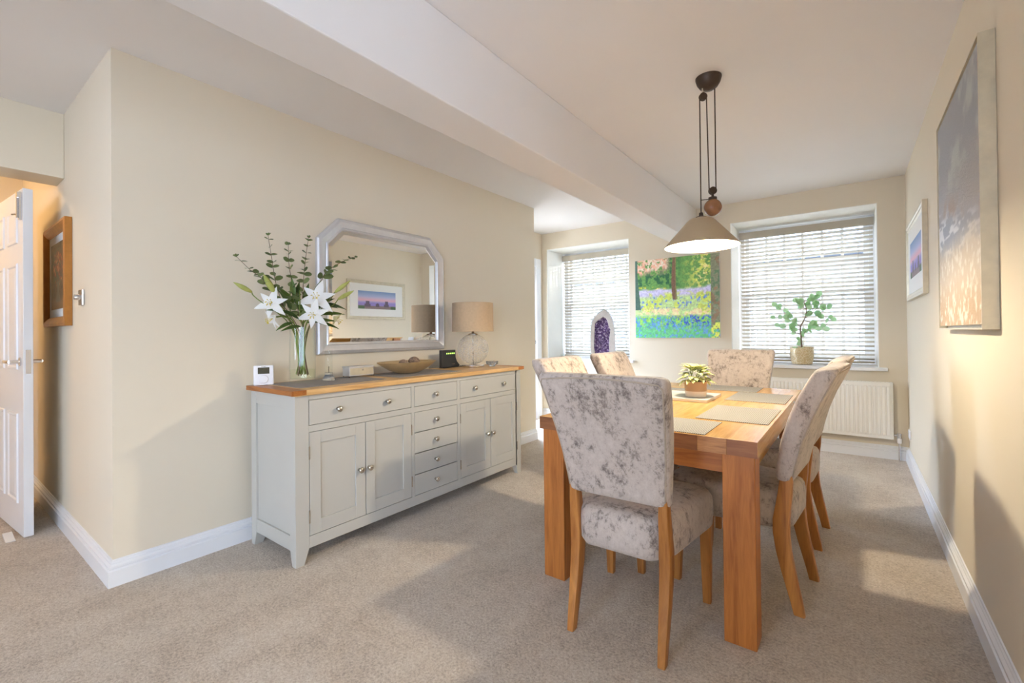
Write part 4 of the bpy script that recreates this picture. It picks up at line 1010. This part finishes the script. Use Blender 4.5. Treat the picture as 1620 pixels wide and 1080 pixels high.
# ------------------------------------------------------------------ plants
pp = thing('variegated_pot_plant', 'variegated leafy plant in a two-tone pot on the table', 'plant', (-.745, 2.80, TZ+.0195))
pc = (-.745, 2.80, TZ+.0195)
obj('pot_foot', MB().lathe([(.0005, 0), (.054, 0), (.058, .006), (.0605, .036)], 32, pc), mat['pot_white'], pp, smooth='auto')
obj('pot', MB().lathe([(.0605, .036), (.0625, .088), (.0625, .092), (.0585, .092), (.057, .075), (.0005, .075)], 32, pc), mat['pot_taupe'], pp, smooth='auto')
obj('soil', MB().lathe([(.0005, .080), (.0565, .078)], 20, pc), mat['soil'], pp)
rr = random.Random(3)
for k in range(60):
    a = k*2.399963; q = (k+.5)/60; rad = .012+.062*math.sqrt(q); h = .098+.075*(1-q)+rr.uniform(-.012, .012)
    p = Vector((pc[0]+rad*math.cos(a)*.75, pc[1]+rad*math.sin(a)*.75, pc[2]+h))
    d = Vector((math.cos(a), math.sin(a), .85-1.0*q+rr.uniform(-.25, .25)))
    L_ = put('leaf', me_var, None, pp, basis(p, d, (0, 0, 1), rr.uniform(.75, 1.08)))
    if k % 4 == 0: obj('leaf_stalk', MB().tube([(pc[0]+.3*(p.x-pc[0]), pc[1]+.3*(p.y-pc[1]), pc[2]+.075), p], .0014, 5), mat['stem'], pp)

sc_ = (-.415, 5.52, SILL_Z)
sl = thing('sill_tree', 'little round-leaved tree in a woven gold pot on the right window sill', 'plant', sc_)
obj('pot', MB().lathe([(.0005, .0005), (.082, .0005), (.090, .006), (.104, .08), (.108, .172), (.108, .178), (.103, .178), (.098, .15), (.0005, .15)], 36, sc_), mat['pot_woven'], sl, smooth='auto')
obj('soil', MB().lathe([(.0005, .156), (.099, .153)], 20, sc_), mat['soil'], sl)
B0 = Vector(sc_)
# across: unit vector to the right as the window is seen
ax_ = Vector((.93, .36, 0)); 
def sp3(s, h, d=0): return B0 + ax_*s + Vector((-.36, .93, 0))*d*.35 + Vector((0, 0, h))
trunk = spline([sp3(0, .15), sp3(-.005, .27), sp3(-.01, .38), sp3(.03, .47), sp3(.045, .56), sp3(.02, .66)], 5)
obj('stem', MB().tube(trunk, [.009-.006*i/len(trunk) for i in range(len(trunk))], 7), mat['twigstem'], sl, smooth=True)
br = [[(-.01, .38), (-.06, .43), (-.13, .47), (-.24, .485)], [(-.01, .38), (-.08, .45), (-.16, .54), (-.22, .60)], [(.03, .47), (.09, .52), (.15, .60), (.155, .69)], [(.035, .50), (.11, .50), (.19, .47), (.245, .46)], [(.03, .45), (.08, .42), (.14, .385), (.17, .37)], [(-.005, .30), (-.06, .33), (-.11, .375), (-.20, .40)], [(.045, .56), (.0, .60), (-.05, .63), (-.07, .64)], [(.045, .56), (.08, .62), (.09, .66), (.10, .67)], [(0, .29), (.04, .33), (.08, .36), (.10, .37)], [(.04, .52), (.10, .57), (.18, .56), (.2, .57)]]
rr = random.Random(9)
for bi, b in enumerate(br):
    dd = rr.uniform(-.25, .25); P3 = spline([sp3(s, h, dd*i/3) for i, (s, h) in enumerate(b)], 5)
    obj('branch', MB().tube(P3, [.0035-.0024*i/len(P3) for i in range(len(P3))], 5), mat['twigstem'], sl, smooth=True)
    for i in range(4, len(P3), 2):
        s_ = rr.choice((-1, 1)); d = Vector((rr.uniform(-.8, .8), rr.uniform(-.5, .3), rr.uniform(-.3, .9)))
        put('leaf', me_eucp, None, sl, basis(P3[i], d, (rr.uniform(-.4, .4), -1, rr.uniform(0, .6)), rr.uniform(.75, 1.15)))
    put('leaf', me_eucp, None, sl, basis(P3[-1], (P3[-1]-P3[-3]), (rr.uniform(-.3, .3), -1, .4), rr.uniform(.8, 1.1)))
for k in range(5):
    put('leaf', me_eucp, None, sl, basis(sp3(rr.uniform(-.03, .04), .19+.03*k), Vector((rr.uniform(-1, 1), -.3, .6)), (0, -1, .3), .7))
for k in range(4): put('leaf', me_eucp, None, sl, basis(sp3(-.085+.02*k, .17, -.3), Vector((-1+.4*k, -.4, .35)), (0, -.6, 1), .55))

# ------------------------------------------------------------------ amethyst geode on the left sill
gx, gy = -2.635, 5.52
ge = thing('amethyst_geode', 'tall standing amethyst geode on the left window sill', 'geode', (gx, gy, SILL_Z))
Mg = Matrix.Translation((gx, gy, SILL_Z)) @ Matrix.Rotation(math.radians(27), 4, 'Z')   # faces local -Y
ol = [(-.150, .001), (-.168, .12), (-.166, .30), (-.160, .42), (-.143, .50), (-.095, .565), (-.045, .605), (.005, .642), (.05, .625), (.095, .575), (.128, .49), (.142, .40), (.150, .28), (.156, .14), (.150, .001)]
inn = [(-.112, .05), (-.124, .14), (-.118, .27), (-.114, .38), (-.110, .47), (-.068, .515), (-.028, .535), (.0, .56), (.035, .545), (.062, .50), (.072, .44), (.098, .385), (.082, .27), (.076, .15), (.082, .05)]
R = lambda poly, y, k=1, c=(0, .28): [(c[0]+(a-c[0])*k, y, max(c[1]+(b-c[1])*k, .0005) if b > .01 else .0005) for a, b in poly]
put('shell', MB().loft([R(ol, -.045), R(ol, .01, 1.03), R(ol, .08, .97), R(ol, .13, .78), R(ol, .155, .4)], False, True).mesh('shell'), mat['stone_shell'], ge, Mg, smooth='auto')
put('rim', MB().loft([R(ol, -.045), R(ol, -.058, .985), R(inn, -.055), R(inn, -.035, .95)], False, False).mesh('rim'), mat['stone_rim'], ge, Mg)
put('cavity', MB().loft([R(inn, -.035, .96), R(inn, .01, .9), R(inn, .03, .6)], False, True).mesh('cavity'), mat['amethyst'], ge, Mg)
cm = MB(); rr = random.Random(4)
def inside(px, pz):
    c_ = False; n = len(inn)
    for i in range(n):
        (x1, z1), (x2, z2) = inn[i], inn[(i+1) % n]
        if (z1 > pz) != (z2 > pz) and px < (x2-x1)*(pz-z1)/(z2-z1)+x1: c_ = not c_
    return c_
cnt = 0
while cnt < 520:
    px, pz = rr.uniform(-.115, .10), rr.uniform(.05, .56)
    if not inside(px, pz): continue
    q = rr.uniform(.006, .012); M = basis((px, -.012, pz), (rr.uniform(-.5, .5)-px*2, -1, rr.uniform(-.5, .5)), (0, 0, 1))
    cm.lathe([(q, -.02), (q, .008), (.0006, .008+q*1.3)], 6, M=M @ Matrix.Rotation(math.radians(-90), 4, 'X')); cnt += 1
cq = put('crystals', cm.mesh('crystals'), mat['amethyst'], ge, Mg); cq['kind'] = 'stuff'
tag(obj('tealight_glass', MB().lathe([(.0005, .001), (.028, .001), (.034, .05), (.032, .05), (.027, .006), (.0005, .006)], 20, (-3.22, 5.47, SILL_Z)), mat['glass'], smooth='auto'), 'small clear tealight glass at the left end of the left sill', 'candle holder')

# ------------------------------------------------------------------ radiator, socket, dimmer
ra = thing('radiator', 'white panel radiator under the right window', 'radiator', (-.34, YF-.06, .195))
x0, x1, z0, z1 = -.96, .285, .195, .702
rp = []; nfl = 37; pitch = (x1-x0-.04)/nfl
for k in range(nfl):
    xa = x0+.02+k*pitch
    rp += [(xa, 0), (xa+pitch*.25, 0), (xa+pitch*.38, -.007), (xa+pitch*.87, -.007)]
rp += [(x1-.02, 0)]
yfr = YF-.098
def fl(z, k): return [(x0, yfr+.012, z)] + [(x, yfr+y*k, z) for x, y in rp] + [(x1, yfr+.012, z), (x1, yfr+.02, z), (x0, yfr+.02, z)]
obj('front_panel', MB().loft([fl(z0, 0), fl(z0+.02, 0), fl(z0+.04, 1), fl(z1-.045, 1), fl(z1-.03, 0), fl(z1-.005, 0)]), mat['sage_metal'], ra)
box('rear_panel', (x0, YF-.05, z0+.005), (x1, YF-.036, z1-.006), mat['sage_metal'], ra, bevel=.003)
box('end_cap', (x1-.004, YF-.102, z0+.004), (x1+.002, YF-.034, z1), mat['sage_metal'], ra, bevel=.002)
box('end_cap', (x0-.002, YF-.102, z0+.004), (x0+.004, YF-.034, z1), mat['sage_metal'], ra, bevel=.002)
gm = MB().box(x0, YF-.10, z1-.006, x1, YF-.094, z1).box(x0, YF-.04, z1-.006, x1, YF-.034, z1)
for k in range(44): gm.box(x0+.01+k*.0281, YF-.094, z1-.005, x0+.016+k*.0281, YF-.04, z1-.001)
obj('top_grille', gm, mat['sage_metal'], ra)
vm = MB().tube([(x1, YF-.066, z0+.035), (x1+.035, YF-.066, z0+.035)], .010, 10); vm.lathe([(.0005, -.03), (.014, -.03), (.016, 0), (.016, .02), (.0005, .022)], 14, (x1+.042, YF-.066, z0+.035)); vm.tube([(x1+.042, YF-.066, z0+.01), (x1+.042, YF-.066, .0)], .0075, 10)
obj('valve', vm, mat['chrome'], ra, smooth='auto')
obj('valve_cap', MB().lathe([(.0005, 0), (.017, 0), (.019, -.02), (.016, -.045), (.0005, -.047)], 14, (x1+.042, YF-.066, z0+.012)), mat['white_plastic'], ra, smooth='auto')
for xx in (x0+.2, x1-.2): box('bracket', (xx, YF-.036, z0+.1), (xx+.03, YF-.0005, z1-.1), mat['sage_metal'], ra, bevel=0)

so = thing('wall_socket', 'small white socket low on the right wall near the corner', 'socket', (XR, 5.22, .26))
box('face_plate', (XR-.009, 5.17, .225), (XR-.0005, 5.29, .30), mat['white_plastic'], so, bevel=.003)
for yy in (5.20, 5.26): box('rocker', (XR-.0125, yy-.008, .275), (XR-.0085, yy+.008, .29), mat['white_plastic'], so, bevel=.001)

dm = thing('dimmer_switch', 'chrome dimmer switch on the return wall right of the gilt picture', 'switch', (-3.40, YL, 1.40))
box('face_plate', (-3.455, YL-.012, 1.355), (-3.365, YL-.0005, 1.443), mat['chrome'], dm, bevel=.004)
obj('knob', MB().lathe([(.0005, 0), (.016, 0), (.0155, .022), (.013, .025), (.0005, .025)], 20, M=Matrix.Translation((-3.41, YL-.012, 1.40)) @ Matrix.Rotation(math.radians(90), 4, 'X')), mat['chrome'], dm, smooth='auto')
